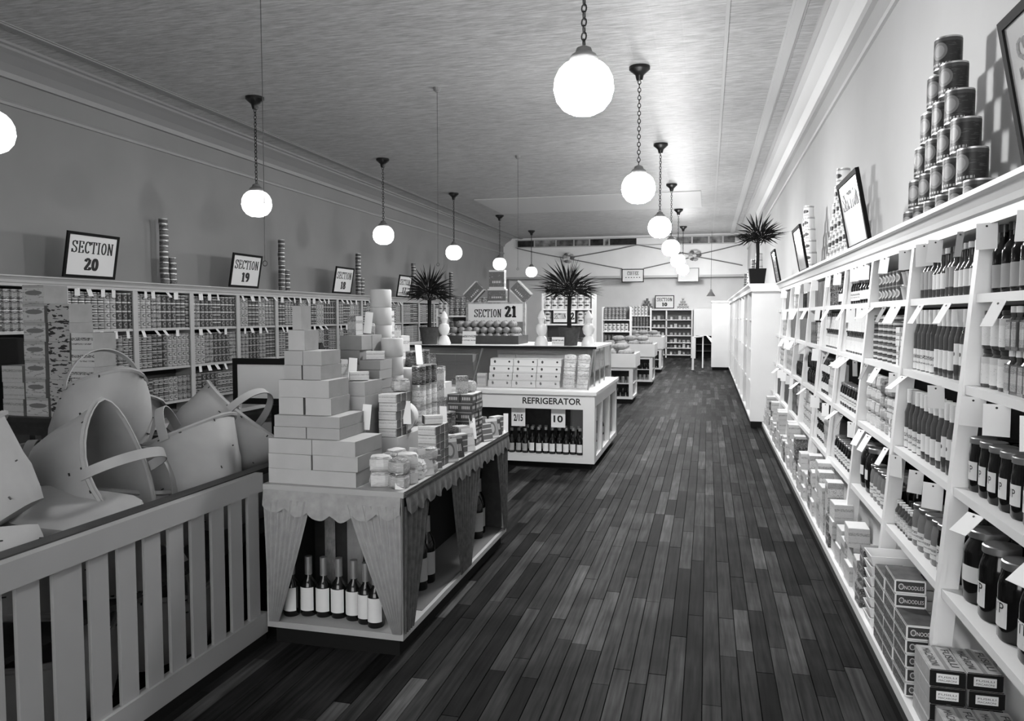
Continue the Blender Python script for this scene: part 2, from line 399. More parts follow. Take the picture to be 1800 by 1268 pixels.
# back of the store: gallery front with a strip of small windows, garlands on it
gal = MB().box(XL, XR, 29.3, 29.45, 3.02, ZC).obj('trim_4', WALL_B, kind=S)
MB().box(XL, XR, 29.24, 29.3, 3.02, 3.1).obj('gallery_moulding', TRIM, gal)
wf = MB(); wf.box(-7.3, .98, 29.26, 29.3, 4.22, 4.26); wf.box(-7.3, .98, 29.26, 29.3, 4.5, 4.54)
winf = wf.obj('window_1', TRIM, kind=S)
wx = [-7.25, -6.55, -5.7, -5.0, -4.4, -3.85, -3.65, -2.6, -2.4, -2.3, -1.2, -.6, 0.0, .5, .95]
wt = [.05, .35, .2, .3, .04, .6, .03, .7, .75, .75, .3, .2, .35, .2]
for i in range(len(wx) - 1):
    if wt[i] > .65: continue
    MB().box(wx[i] + .03, wx[i + 1] - .03, 29.27, 29.295, 4.26, 4.5).obj('pane', mat('gallery_pane_%d' % i, wt[i] * .6, .2, noise=.9, scale=5), winf)
    MB().box(wx[i] - .02, wx[i] + .02, 29.25, 29.3, 4.25, 4.51).obj('mullion', TRIM, winf)

# ------------------------------------------------------------------ pendant lamps
def lamp_meshes():
    can = MB().lathe([(.001, -.17), (.035, -.165), (.045, -.13), (.05, -.1), (.095, -.06), (.125, -.035), (.125, 0)], 20).mesh('canopy', IRON, True)
    ch = MB(); n = 22; L = 1.02; p = L / n
    for i in range(n):
        z = -.16 - p * (i + .5); pts = []
        for j in range(10):
            a = 2 * PI * j / 10; u, v_ = .017 * math.cos(a), (p * .62) * math.sin(a)
            pts.append((u, 0, z + v_) if i % 2 else (0, u, z + v_))
        ch.tube(pts, .0055, 5, closed=True)
    chain = ch.mesh('chain', IRON, True)
    fit = MB().lathe([(.095, -1.29), (.1, -1.26), (.085, -1.235), (.06, -1.22), (.05, -1.19), (.02, -1.175), (.001, -1.17)], 18).mesh('fitter', mat('fitter_metal', .25, .4, metal=.5), True)
    prof = []
    for t in (0, .12, .25, .4, .55, .7, .82, .92, 1.0):
        a = PI * t * .86; prof.append((max(.001, .205 * math.sin(a) ** .8 if t else .001), -1.45 - .185 * math.cos(a)))
    return can, chain, fit, prof
CANO, CHAIN, FIT, GPROF = lamp_meshes()
GSEG = [0 if (GPROF[i][1] + GPROF[i + 1][1]) / 2 < -1.43 else 1 for i in range(len(GPROF) - 1)]
GL_R = MB().lathe(GPROF, 28, GSEG).mesh('globe', [GLOBE_R, GLOBE_RT], True); GL_L = MB().lathe(GPROF, 28, GSEG).mesh('globe', [GLOBE_L, GLOBE_LT], True)
ORD = ['first', 'second', 'third', 'fourth', 'fifth', 'sixth', 'seventh']
ROW_Y = [5.28, 9.55, 13.85, 18.1, 22.4, 26.7]
for row, x, gm in (('right', -.84, GL_R), ('left', -6.08, GL_L)):
    for k, y in enumerate(ROW_Y):
        nt = ORD[k] + ' from the front in its row'
        dx = .18 if (row == 'left' and k == 0) else 0
        r = empty('pendant_lamp', (x + dx, y, ZC), R.uniform(0, 3), 'lit opal globe on chain over %s side, %s' % (row, nt), 'lamp', 'pendant lamps of the %s row' % row)
        link('canopy', CANO, r); link('chain', CHAIN, r); link('fitter', FIT, r); link('globe', gm, r, label='glowing white glass globe')
WIRE = mat('drop_wire', .03, .5)
for (x, y, z1, nm) in ((-3.3, 5.28, 2.02, 'nearest thin drop cord hanging past the left front lamp'), (-3.5, 9.75, 2.3, 'thin drop cord hanging above the left potted palm'), (-3.5, 14.2, 2.5, 'far thin drop cord hanging left of the ceiling panel')):
    r = empty('drop_cord', (x, y, ZC), 0, nm, 'cord', 'drop cords of the middle row')
    MB().tube([(0, 0, 0), (.006, 0, (z1 - ZC) / 2), (0, 0, z1 - ZC)], .003, 5).obj('cord', WIRE, r)
    MB().lathe([(.02, -.06), (.045, -.04), (.05, 0)], 10).obj('ceiling_cup', mat('cup_grey', .25, .5), r)
    MB().tube([(.02 * math.cos(a), 0, z1 - ZC - .02 + .02 * math.sin(a)) for a in [2 * PI * i / 10 for i in range(10)]], .003, 4, closed=True).obj('ring', WIRE, r)

# ------------------------------------------------------------------ kinds of groceries (front of each faces -Y)
def P_(name, cat, body, bmat, parts, w, d, h, smooth=True):
    return Proto(name, cat, body.mesh(name, bmat, smooth), [(n_, b_.mesh(n_, m_, smooth)) for n_, b_, m_ in parts], w, d, h)
K = {}
def bottle(key, name, h, r, glass, lab=None, labz=(.15, .5), labw=1.25, cap=None, neck=None, nr=.38, caph=.1, neckw=None, taper=.62, text=None, seg=14):
    pr = [(.001, 0), (r * .92, 0), (r, .006), (r, h * taper), (r * .8, h * (taper + .08)), (r * nr * 1.1, h * (taper + .16)), (r * nr, h * .94), (r * nr * 1.12, h * .95), (r * nr * 1.12, h), (.001, h)]
    parts = []
    if lab: parts.append(('label', MB().patch(r * 1.015, h * labz[0], h * labz[1], -labw, labw, 8), lab))
    if neckw: parts.append(('neck_label', MB().lathe([(r * nr * 1.22, h * (taper + .16)), (r * nr * 1.1, h * .93)], seg), neckw))
    if cap: parts.append(('cap', MB().lathe([(r * nr * 1.25, h * (1 - caph)), (r * nr * 1.25, h + .003), (.001, h + .004)], seg), cap))
    K[key] = P_(name, 'bottle', MB().lathe(pr, seg), glass, parts, r * 2.08, r * 2.08, h)
def jar(key, name, h, r, glass, lid, lab=None, labz=(.2, .55), labw=.8, lidr=.85, bulge=0., text=None, seg=16):
    pr = [(.001, 0), (r * .88, 0), (r * .97, h * .04), (r * (1 + bulge), h * .3), (r, h * .68), (r * .94, h * .76), (r * lidr * .96, h * .86), (r * lidr * .96, h * .95), (.001, h * .95)]
    parts = [('lid', MB().lathe([(r * lidr, h * .89), (r * lidr * 1.04, h * .9), (r * lidr * 1.04, h * .985), (r * lidr * .97, h), (.001, h)], seg), lid)]
    if lab: parts.append(('label', MB().patch(r * (1.015 + bulge), h * labz[0], h * labz[1], -labw, labw, 8), lab))
    k = P_(name, 'jar', MB().lathe(pr, seg), glass, parts, r * 2.06, r * 2.06, h)
    if text:
        t = text_mesh(text, r * .75, h * .13).copy(); rr = r * (1.022 + bulge)
        for v in t.vertices: v.co = Vector((rr * math.sin(v.co.x / rr), -rr * math.cos(v.co.x / rr), v.co.z + h * .42))
        k.parts.append(('lettering', t))
        wd = MB().quad([(rr * math.sin(a), -rr * math.cos(a), z) for a, z in ((-.6, h * .2), (.55, h * .2), (.1, h * .25), (-.6, h * .32))]); k.parts.append(('label_mark', wd.mesh('label_mark', INK)))
    K[key] = k
def can(key, name, h, r, lab, seg=14, cat='can', parts=True, ends=None):
    e = ends or STEEL; ew = r * .97
    if parts:
        body = MB().lathe([(r * .9, .003), (r, 0), (r, h), (r * .92, h), (r * .9, h - .004)], seg)
        K[key] = P_(name, cat, body, e, [('paper_label', MB().lathe([(r * 1.012, h * .05), (r * 1.012, h * .95)], seg), lab)], r * 2.05, r * 2.05, h)
    else:
        body = MB().lathe([(r * .9, .003), (r, 0), (r, h * .05), (r * .995, h * .05), (r * .995, h * .95), (r, h * .95), (r, h), (r * .9, h - .004)], seg, [0, 0, 0, 1, 0, 0, 0], v01=(h * .05, h * .95))
        K[key] = P_(name, cat, body, [e, lab], [], r * 2.05, r * 2.05, h)
def carton(key, name, w, d, h, front, side=None, top=None, cat='box', parts=(), bev=.002):
    b = MB(); ms = [front, top or front, side or front]
    b.box(-w / 2, w / 2, -d / 2, d / 2, bev, h - bev, 0, 1, 2); b.box(-w / 2 + bev, w / 2 - bev, -d / 2 + bev, d / 2 - bev, 0, h, 0, 1, 2)
    K[key] = P_(name, cat, b, ms, list(parts), w + .002, d + .002, h, False)
def bag(key, name, w, d, h, m, seed=0, cat='packet'):
    r_ = random.Random(seed); b = MB(); n = 10; prof = [(.3, 0), (.93, .04), (1, .3), (.97, .7), (.85, .9), (.35, 1.)]
    for f, z in prof:
        for i in range(n):
            a = 2 * PI * i / n; c, s_ = math.cos(a), math.sin(a); q = (abs(c) ** 4 + abs(s_) ** 4) ** -.25 * f * r_.uniform(.9, 1.02)
            b.v.append((c * q * w / 2, s_ * q * d / 2, z * h + (r_.uniform(-.04, .04) * h if 0 < z < 1 else 0)))
    for j in range(5):
        for i in range(n):
            i2 = (i + 1) % n; b.f.append((j * n + i, j * n + i2, (j + 1) * n + i2, (j + 1) * n + i)); b.m.append(0); b.uv.append(((i / n, j / 5), ((i + 1) / n, j / 5), ((i + 1) / n, (j + 1) / 5), (i / n, (j + 1) / 5)))
    b.f += [tuple(range(n - 1, -1, -1)), tuple(range(5 * n, 6 * n))]; b.m += [0, 0]; b.uv += [((0, 0),) * n] * 2
    K[key] = P_(name, cat, b, m, [], w, d, h, False)

pA = printed('label_white_marked', [(0, .72), (.3, .12), (.38, .72), (.54, .08), (.72, .72)], blot=(.7, .52), blots=17)
pB = printed('label_pale_lines', [(0, .5), (.2, .7), (.45, .45), (.5, .72), (.8, .4)], blot=(.2, .6), blots=16)
pC = printed('label_dark_flower', [(0, .05)], oval=(.5, .5, .13, .32, .5, .2))
pD = printed('label_two_tone', [(0, .03), (.35, .6), (.8, .08)], blot=(.2, .6))
pE = printed('label_grey_print', [(0, .25), (.3, .4), (.7, .18)], blot=(.55, .57), blots=11)
pF = printed('label_dark_print', [(0, .03), (.25, .1), (.75, .03)], blot=(.4, .6), blots=12)
pG = printed('label_oval_mark', [(0, .12), (.25, .42), (.78, .1)], oval=(.5, .5, .16, .2, .02, .35))
pH = printed('label_white_emblem', [(0, .72), (.88, .35)], oval=(.5, .52, .13, .16, .03, None), bars=(.16, .24, .38, .62, 28, .05))
pI = printed('label_portrait', [(0, .012), (.88, .05)], blot=(.05, .6), blots=10, oval=(.5, .56, .1, .3, .16, .26), bars=(.08, .16, .36, .66, 26, .45))
pJ = printed('label_band', [(0, .08), (.3, .03), (.55, .55), (.7, .05)], blot=(.35, .62))
pK = printed('label_pale_blot', [(0, .6), (.2, .4), (.27, .6), (.62, .3), (.78, .6)], blot=(.55, .52), blots=14)
pL = printed('label_lettered', [(0, .02), (.12, .03), (.9, .3)], oval=(.5, .58, .3, .25, .4, .03), bars=(.2, .32, .2, .8, 14, .4))
can('tin_portrait', 'coffee_tin', .165, .066, pI, 20)
can('tin_emblem', 'food_tin', .145, .058, pH, 16)
can('tin_grey', 'food_tin', .115, .04, pE, 14); can('tin_dark', 'food_tin', .115, .04, pF, 14); can('tin_pale', 'food_tin', .115, .04, pB, 14)
can('tin_flower', 'food_tin', .085, .036, pC, 14); can('tin_flat', 'flat_tin', .033, .052, pD, 14)
bottle('ketchup', 'sauce_bottle', .215, .029, GLASSG, PAPER, (.18, .5), 1.2, PAPER, taper=.5)
bottle('ketchup_grey', 'sauce_bottle', .215, .029, GLASSG, PAPERG, (.2, .6), 1.4, LIDD, taper=.55)
bottle('dark_label', 'glass_bottle', .245, .036, GLASSD, PAPERG, (.08, .42), 1.6, LIDD, taper=.6)
bottle('clear_round', 'glass_bottle', .245, .04, GLASSM, PAPER, (.12, .42), .8, LID, taper=.6)
bottle('capsule', 'capped_bottle', .285, .034, GLASSG, PAPER, (.12, .4), 1.3, PAPER, neckw=PAPER, taper=.6, caph=.18, nr=.6)
bottle('capsule_spot', 'capped_bottle', .285, .034, GLASSG, printed('label_spot', [(0, .75)], oval=(.5, .5, .1, .1, .02, None)), (.22, .52), 1.4, PAPER, neckw=PAPER, taper=.6, caph=.18, nr=.6)
bottle('capsule_band', 'capped_bottle', .285, .034, GLASSG, pA, (.02, .36), 1.5, PAPER, neckw=PAPER, taper=.62, caph=.18, nr=.6)
bottle('small_cap', 'small_bottle', .125, .022, GLASSG, pB, (.1, .55), 1.3, PAPER, nr=.5)
bottle('wine', 'wine_bottle', .29, .04, GLASSD, PAPER, (.1, .5), 1.0, FOIL, taper=.5, caph=.3, nr=.36, seg=18)
bottle('wine_big', 'wine_bottle', .42, .045, GLASSD, PAPERG, (.12, .42), 1.1, GLASSD, neckw=PAPERG, taper=.52, nr=.36, seg=16)
bottle('beer', 'soda_bottle', .26, .034, GLASSD, PAPERG, (.1, .4), .9, FOIL, neckw=None, taper=.5, nr=.4, seg=12)
bottle('beer_pale', 'soda_bottle', .28, .036, GLASSD, PAPER, (.1, .4), .9, FOIL, taper=.5, nr=.4, seg=12)
jar('jar_tp', 'preserve_jar', .2, .046, GLASSD, LID, PAPER, (.22, .56), .75, .95, text='TP', seg=18)
jar('jar_tp_pale', 'preserve_jar', .2, .046, GLASSM, LID, PAPER, (.22, .56), .75, .95, text='TP', seg=18)
jar('jar_big', 'pickle_jar', .265, .078, GLASSD, LID, PAPER, (.3, .52), .45, .8, .03, seg=22)
jar('jar_big_tp', 'pickle_jar', .26, .066, GLASSD, LID, PAPER, (.18, .5), .55, .86, text='TP', seg=22)
jar('jar_med', 'preserve_jar', .15, .043, GLASSD, LIDD, PAPER, (.2, .6), 1.2, .8)
jar('jar_mark', 'preserve_jar', .165, .043, GLASSD, LID, pA, (.15, .55), 1.4, .85)
jar('jar_grey', 'preserve_jar', .19, .045, GLASSM, LID, pA, (.15, .45), 1.0, .9)
jar('jar_lab', 'preserve_jar', .14, .04, GLASSG, LIDD, printed('label_cap_white', [(0, .75), (.75, .6)], blot=(.5, .66)), (.1, .8), 1.5, .8)
# flat medicine-like bottles
fb = MB().box(-.026, .026, -.016, .016, 0, .1); fb.lathe([(.016, .1), (.009, .11), (.009, .14), (.001, .14)], 10)
K['flat_bottle'] = P_('flat_bottle', 'bottle', fb, GLASSG, [('label', MB().box(-.019, .019, -.0185, -.016, .012, .094), pE), ('cap', MB().lathe([(.011, .125), (.011, .146), (.001, .147)], 10), PAPER)], .054, .034, .147, False)
carton('box_mark', 'marked_carton', .075, .05, .1, pA, pB); carton('box_grey', 'grey_carton', .07, .05, .105, pE, pK); carton('box_dark', 'dark_carton', .07, .05, .1, pF, pF)
carton('box_pale', 'pale_carton', .1, .07, .14, pK, WHITE, WHITE); carton('box_tall', 'tall_carton', .09, .06, .18, pB, pE)
bag('bag_pale', 'paper_bag', .11, .08, .075, pK, 1); bag('bag_grey', 'paper_bag', .1, .08, .07, pE, 2)
bag('pasta_bag', 'paper_bag', .14, .1, .1, pB, 4)
cup = MB().lathe([(.001, 0), (.028, 0), (.042, .07), (.045, .07), (.045, .075), (.001, .075)], 14)
K['cup'] = P_('paper_cup', 'cup', cup, GLASSP, [], .092, .092, .077)
carton('noodle', 'noodle_box', .12, .195, .058, WHITE, WHITE, mat('noodle_dark', .07, .5, noise=.5, scale=20), bev=.003)
nd = mat('noodle_dark', .07); K['noodle'].parts = [
    ('printed_side', MB().box(-.0612, -.06, -.092, .092, .007, .051).mesh('printed_side', printed('noodle_side', [(0, .09)], blot=(.35, .58), blots=10))),
    ('printed_end', MB().box(-.054, .054, -.0985, -.0975, .007, .051).mesh('printed_end', printed('noodle_end', [(0, .04)], oval=(.18, .5, .1, .3, .6, .1))))]
_t = text_mesh('NOODLES', .072, .016).copy(); _t.materials.clear(); _t.materials.append(CARD)
for v in _t.vertices: v.co += Vector((.014, -.0992, .026))
K['noodle'].parts.append(('lettering', _t))
MACP = mat('macaroni_card', .42, .6, noise=.15, scale=30)
carton('macaroni', 'macaroni_box', .115, .215, .062, BLACK, MACP, MACP, bev=.003)
pt = [('end_label', MB().box(-.036, .036, -.109, -.1075, .016, .048).mesh('end_label', CARD)), ('top_stripe', MB().box(-.004, .01, -.106, .106, .062, .0626).mesh('top_stripe', mat('stripe_grey', .25)))]
for s_, z in (('FUSILLI', .037), ('MACARONI', .0245)):
    t = text_mesh(s_, .058, .007).copy()
    for v in t.vertices: v.co += Vector((0, -.1095, z))
    pt.append(('lettering', t))
for s_, x in (('MACARONI', -.03), ('FUSILLI', .034)):
    t = text_mesh(s_, .15, .026).copy()
    for v in t.vertices: v.co = Vector((x + v.co.z, -v.co.x, .0632))
    pt.append(('lettering', t))
K['macaroni'].parts = pt
# white baking pans (shallow flared trays), stacked
tr = MB(); tr.v = [(-.1, -.06, 0), (.1, -.06, 0), (.1, .06, 0), (-.1, .06, 0), (-.115, -.075, .05), (.115, -.075, .05), (.115, .075, .05), (-.115, .075, .05), (-.11, -.07, .05), (.11, -.07, .05), (.11, .07, .05), (-.11, .07, .05), (-.097, -.057, .006), (.097, -.057, .006), (.097, .057, .006), (-.097, .057, .006)]
tr.f = [(3, 2, 1, 0)] + [(a, (a + 1) % 4, 4 + (a + 1) % 4, 4 + a) for a in range(4)] + [(4 + a, 4 + (a + 1) % 4, 8 + (a + 1) % 4, 8 + a) for a in range(4)] + [(8 + a, 8 + (a + 1) % 4, 12 + (a + 1) % 4, 12 + a) for a in range(4)] + [(12, 13, 14, 15)]
tr.m = [0] * len(tr.f); tr.uv = [((0, 0),) * 4] * len(tr.f)
K['tray'] = P_('food_tray', 'tray', tr, WHITE, [], .23, .15, .05, False)

# price card, hung by a pin; origin at the pin
def card_proto(w, h, m=CARD):
    return Proto('price_card', 'card', MB().box(-w / 2, w / 2, -.001, .001, -h + .012, .012).mesh('price_card', m), [('pin', MB().lathe([(.004, -.002), (.004, .002)], 6).mesh('pin', INK))], w, .002, h)
pin_rot = Matrix.Rotation(PI / 2, 4, 'X')
CARDS = [card_proto(.08, .105), card_proto(.06, .1), card_proto(.07, .095), card_proto(.032, .1, mat('grey_card', .3, .7))]
for c in CARDS: c.parts[0][1].transform(Matrix.Translation((0, -.001, 0)) @ pin_rot)

# ------------------------------------------------------------------ right wall shelving
def xf(z): return .985 - .075 * (1.8 - z)
BAYW = .955; Y0 = 3.22
UY = [Y0 + BAYW * k for k in range(-2, 9)]
YE = 11.41
rs = empty('wall_shelving', (1.36, 6.3, 0), 0, 'long white leaning grocery shelving along the right wall', 'shelving')
def rp(name, b, m=WHITE):
    o = b.obj(name, m, rs); o.location = (-1.36, -6.3, 0); return o
for y in UY:
    up_ = rp('upright', MB().extrude_y([(xf(.09), .09), (xf(1.95), 1.95), (xf(1.95) + .05, 1.95), (xf(.09) + .05, .09)], y - .019, y + .019))
    MB().extrude_y([(xf(.09) - .02, .09), (xf(1.95) - .02, 1.95), (xf(1.95), 1.95), (xf(.09), .09)], y - .024, y + .024).obj('stile', WHITE, up_)
LEV = [1.68, 1.338, .952, .558]
ends = UY + [YE]
for a, c in zip(ends[:-1], ends[1:]):
    for z in LEV: rp('shelf_board', MB().box(xf(z) - .012, 1.34, a + (.021 if a > UY[0] else 0), c - .021 if c < YE else c - .005, z - .032, z))
    rp('base_panel', MB().box(1.08, 1.1, a + .021, c - .021, .09, .524))
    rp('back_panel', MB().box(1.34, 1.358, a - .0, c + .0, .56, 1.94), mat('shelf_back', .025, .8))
rp('base_ledge', MB().box(.77, 1.36, UY[0], YE - .005, .0, .088))
rp('kick_board', MB().box(.752, .772, UY[0], YE - .005, 0, .045), BLACK)
rp('cornice', MB().extrude_y([(1.0, 1.93), (.975, 1.93), (.975, 1.972), (.962, 1.978), (.955, 2.0), (.94, 2.03), (.92, 2.036), (.92, 2.055), (1.36, 2.055), (1.36, 1.93)], UY[0], YE + .1))
NTH = ['nearest', 'second', 'third', 'fourth', 'fifth', 'sixth', 'seventh', 'eighth', 'ninth', 'tenth']
LVN = ['top', 'second', 'third', 'fourth']
DESC = {'ketchup': 'white-labelled dark sauce bottle', 'ketchup_grey': 'grey-labelled dark sauce bottle', 'dark_label': 'black bottle with grey label', 'clear_round': 'grey glass bottle with rounded pale label',
 'capsule': 'grey bottle with white neck and white label', 'capsule_spot': 'white-necked bottle with spotted white label', 'capsule_band': 'white-necked bottle with marked white label', 'small_cap': 'small white-capped bottle', 'jar_tp': 'dark preserve jar lettered TP', 'jar_tp_pale': 'pale-filled preserve jar lettered TP',
 'jar_big': 'large bulging dark pickle jar', 'jar_big_tp': 'tall dark pickle jar lettered TP', 'jar_med': 'dark jar with wide white label', 'jar_mark': 'dark jar with spotted label', 'jar_grey': 'grey-filled jar with patterned label', 'jar_lab': 'small jar wrapped in white label',
 'flat_bottle': 'flat square bottle with tall grey label', 'tin_grey': 'grey printed tin', 'tin_dark': 'dark printed tin', 'tin_pale': 'pale striped tin', 'tin_flower': 'small dark tin with flower mark', 'tin_flat': 'flat round tin with banded rim', 'cup': 'pale paper cup',
 'box_mark': 'small white carton with black marks', 'box_grey': 'grey printed carton', 'box_dark': 'dark printed carton', 'box_pale': 'pale blotched carton', 'box_tall': 'tall striped carton', 'bag_pale': 'crumpled pale paper bag', 'bag_grey': 'crumpled grey paper bag', 'pasta_bag': 'striped paper bag of pasta',
 'noodle': 'dark noodle box with white edges', 'macaroni': 'lettered macaroni box with black end', 'tray': 'shallow white food tray'}
NW = 'first second third fourth fifth sixth seventh eighth ninth tenth eleventh twelfth thirteenth fourteenth fifteenth sixteenth seventeenth eighteenth nineteenth twentieth'.split()
def nth(i): return NW[i - 1]
def tier(s_, st): return '' if st == 1 else (', bottom', ', second-up', ', third-up', ', fourth-up', ', fifth-up', ', sixth-up', ', seventh-up', ', eighth-up')[s_]
def fill_right(k, lv, spec, parts=True):
    """spec items left (far) to right (near): (kind, columns, stack, deep)"""
    y = Y0 + BAYW * (k + 1) - .026; z = LEV[lv]; x0 = xf(z); q = 0
    ylo = Y0 + BAYW * k + .024
    tot = sum(n_ * K[kd].w for kd, n_, _, _ in spec); gap = max(0, (y - ylo - tot) / max(1, sum(s_[1] for s_ in spec))) * .98
    for kd, n_, st, dp in spec:
        p = K[kd]; grp = '%s, right shelving, %s bay, %s shelf' % (p.name.replace('_', ' ') + 's', NTH[k + 1], LVN[lv])
        for i in range(n_):
            yc = y - p.w / 2 - gap / 2; y -= p.w + gap; q += 1
            if yc - p.w / 2 < ylo - .004: continue
            for d_ in range(dp):
                xc = x0 + .022 + p.d / 2 + d_ * (p.d + .006)
                for s_ in range(st):
                    lab = '%s, %s from left%s%s, %s shelf, %s right bay' % (DESC[kd], nth(q), tier(s_, st), ', behind' if d_ else '', LVN[lv], NTH[k + 1])
                    p.put((xc + R.uniform(0, .004), yc, z + s_ * p.h), -PI / 2 + R.uniform(-.12, .12), lab, grp, parts and d_ == 0)
RIGHT = {
 (-1, 0): [('dark_label', 4, 1, 1), ('clear_round', 6, 1, 1)],
 (-1, 1): [('jar_lab', 3, 2, 1), ('flat_bottle', 11, 2, 1)],
 (-1, 2): [('jar_tp', 6, 1, 2), ('jar_tp_pale', 3, 1, 2)],
 (0, 0): [('ketchup_grey', 3, 1, 2), ('ketchup', 3, 1, 2), ('ketchup_grey', 2, 1, 2), ('ketchup', 6, 1, 2)],
 (0, 1): [('capsule_band', 5, 1, 1), ('capsule', 4, 1, 1), ('capsule_spot', 4, 1, 1)],
 (0, 2): [('capsule_band', 4, 1, 1), ('capsule', 4, 1, 1), ('capsule_spot', 4, 1, 1)],
 (0, 3): [('small_cap', 6, 1, 2), ('jar_grey', 4, 1, 2), ('jar_tp', 2, 1, 2)],
 (1, 0): [('tin_flower', 6, 2, 1), ('cup', 2, 2, 1), ('tin_flower', 2, 2, 1)],
 (1, 1): [('tin_flat', 5, 8, 1), ('box_mark', 3, 2, 1)],
 (1, 2): [('bag_pale', 3, 4, 1), ('bag_grey', 2, 4, 1), ('box_mark', 3, 2, 1)],
 (1, 3): [('jar_big', 2, 1, 1), ('jar_grey', 5, 1, 2), ('jar_mark', 2, 1, 2)],
 (2, 0): [('jar_mark', 4, 1, 1), ('jar_med', 6, 1, 1)],
 (2, 1): [('jar_lab', 9, 2, 1), ('jar_med', 1, 2, 1)],
 (2, 2): [('jar_mark', 10, 1, 2)],
 (2, 3): [('jar_mark', 10, 1, 2)],
 (3, 0): [('tin_dark', 5, 2, 1), ('jar_med', 5, 1, 1)],
 (3, 1): [('jar_lab', 9, 2, 1)],
 (3, 2): [('jar_med', 5, 2, 1), ('box_pale', 4, 2, 1)],
 (3, 3): [('jar_med', 5, 2, 1), ('box_grey', 5, 2, 1)],
 (4, 0): [('tin_grey', 9, 2, 1)], (4, 1): [('box_dark', 5, 2, 1), ('box_mark', 5, 2, 1)], (4, 2): [('jar_med', 8, 2, 1)], (4, 3): [('bag_pale', 7, 4, 1)],
 (5, 0): [('dark_label', 4, 1, 1), ('tin_pale', 6, 2, 1)], (5, 1): [('tin_dark', 10, 2, 1)], (5, 2): [('jar_mark', 9, 1, 1)], (5, 3): [('box_dark', 6, 3, 1), ('box_grey', 5, 3, 1)],
 (6, 0): [('box_tall', 8, 1, 1)], (6, 1): [('tin_grey', 10, 2, 1)], (6, 2): [('box_grey', 11, 3, 1)], (6, 3): [('tin_pale', 9, 3, 1)],
 (7, 0): [('tin_pale', 9, 2, 1)], (7, 1): [('box_grey', 10, 2, 1)], (7, 2): [('bag_grey', 8, 4, 1)], (7, 3): [('tin_dark', 9, 2, 1)]}
for (k, lv), sp in RIGHT.items(): fill_right(k, lv, sp, k < 4)
# the near bay's deep lowest shelf of pickle jars: three staggered rows
for r_ in range(2):
    for i in range(6):
        y = 3.09 - i * .178
        kd, x = ('jar_big', 1.0) if r_ == 0 and i == 0 else ('jar_big_tp', .985) if r_ == 0 else ('jar_big', 1.17)
        if y < 2.4: continue
        K[kd].put((x, y, LEV[3]), -PI / 2 + R.uniform(-.4, .2) + (.35 if r_ == 0 else 0), '%s, %s from left, %s row, fourth shelf, nearest right bay' % (DESC[kd], nth(i + 1), 'back' if r_ else 'front'), 'pickle jars on the lowest shelf of the nearest bay')
for k, lv, kd, n_ in ((-1, 2, 'dark_label', 8), (2, 2, 'box_tall', 8), (2, 3, 'dark_label', 9), (0, 3, 'ketchup_grey', 9), (1, 3, 'dark_label', 9), (-1, 0, 'box_tall', 8), (3, 0, 'box_dark', 9)):
    for i in range(n_): K[kd].put((1.31 - K[kd].d / 2, Y0 + BAYW * k + .09 + i * .8 / n_ * 1.05, LEV[lv]), -PI / 2, '%s in back row, %s from right, %s shelf, %s right bay' % (DESC[kd], nth(i + 1), LVN[lv], NTH[k + 1]), 'back row goods on the right shelving', False)
# price cards along the shelf edges
for k in range(-1, 8):
    for lv in range(-1, 3):
        z = 1.925 if lv < 0 else LEV[lv] - .036
        n_ = R.choice((2, 3, 3)) if k < 3 else R.choice((1, 2))
        for i in range(n_):
            c = R.choice(CARDS[:3] + CARDS[:2] + CARDS[3:]); y = Y0 + BAYW * k + BAYW * (i + .5 + R.uniform(-.3, .3)) / n_
            t = R.choice((0, .1, .5, .9)) if lv >= 0 else R.uniform(0, .2)
            c.put((xf(z) - .026, y, z - .004), (-t, R.uniform(-.06, .06), -PI / 2 + (R.uniform(.5, 1.15) if t < .3 else R.uniform(.1, .5))), '%s price card pinned %s of %s right bay, %s' % ('narrow grey' if c is CARDS[3] else 'white', 'under the cornice' if lv < 0 else 'under %s shelf' % LVN[lv], NTH[k + 1], ('near end', 'middle', 'far end')[i] if n_ == 3 else ('near half', 'far half')[i]), 'price cards on the right shelving', k < 4)

# goods standing on the low ledge
def stack_ledge(kd, x, y, n, z=.088, rot=0., lab='', grp=''):
    for i in range(n): K[kd].put((x + R.uniform(-.003, .003), y + R.uniform(-.003, .003), z + i * K[kd].h), rot + R.uniform(-.02, .02), '%s, %s up' % (lab, nth(i + 1)), grp)
for x, y, n, w_ in ((.85, 3.075, 4, 'tall left stack'), (.97, 3.075, 4, 'tall right stack'), (.86, 2.85, 2, 'low middle stack by the aisle'), (.98, 2.85, 2, 'low middle stack by the panel'), (.87, 2.62, 2, 'low nearest stack by the aisle'), (.99, 2.62, 2, 'low nearest stack by the panel')):
    stack_ledge('macaroni', x, y, n, lab='lettered macaroni box, ' + w_, grp='macaroni boxes on the right ledge')
for j, n in enumerate((5, 7, 6)):
    stack_ledge('noodle', .84, 3.36 + j * .2, n, lab='dark noodle box with white edges, %s stack' % ('nearest', 'middle', 'farthest')[j], grp='noodle boxes on the right ledge')
for i in range(2):
    for j in range(7 - i): K['tray'].put((.89 + i * .24, 4.02 + .01 * i, .088 + j * .051), R.uniform(-.03, .03), 'shallow white tray beside the noodle boxes, %s stack, %s up' % (('aisle', 'inner')[i], nth(j + 1)), 'white trays on the right ledge')
carton('ledge_pale', 'floor_carton', .11, .16, .11, pK, printed('ledge_pale_side', [(0, .66), (.1, .5), (.16, .66), (.7, .55)], blot=(.48, .6), blots=8), WHITE)
carton('ledge_tall', 'tall_floor_carton', .1, .13, .2, pB, printed('ledge_tall_side', [(0, .55), (.6, .3), (.8, .6)], blot=(.35, .62), blots=9), WHITE)
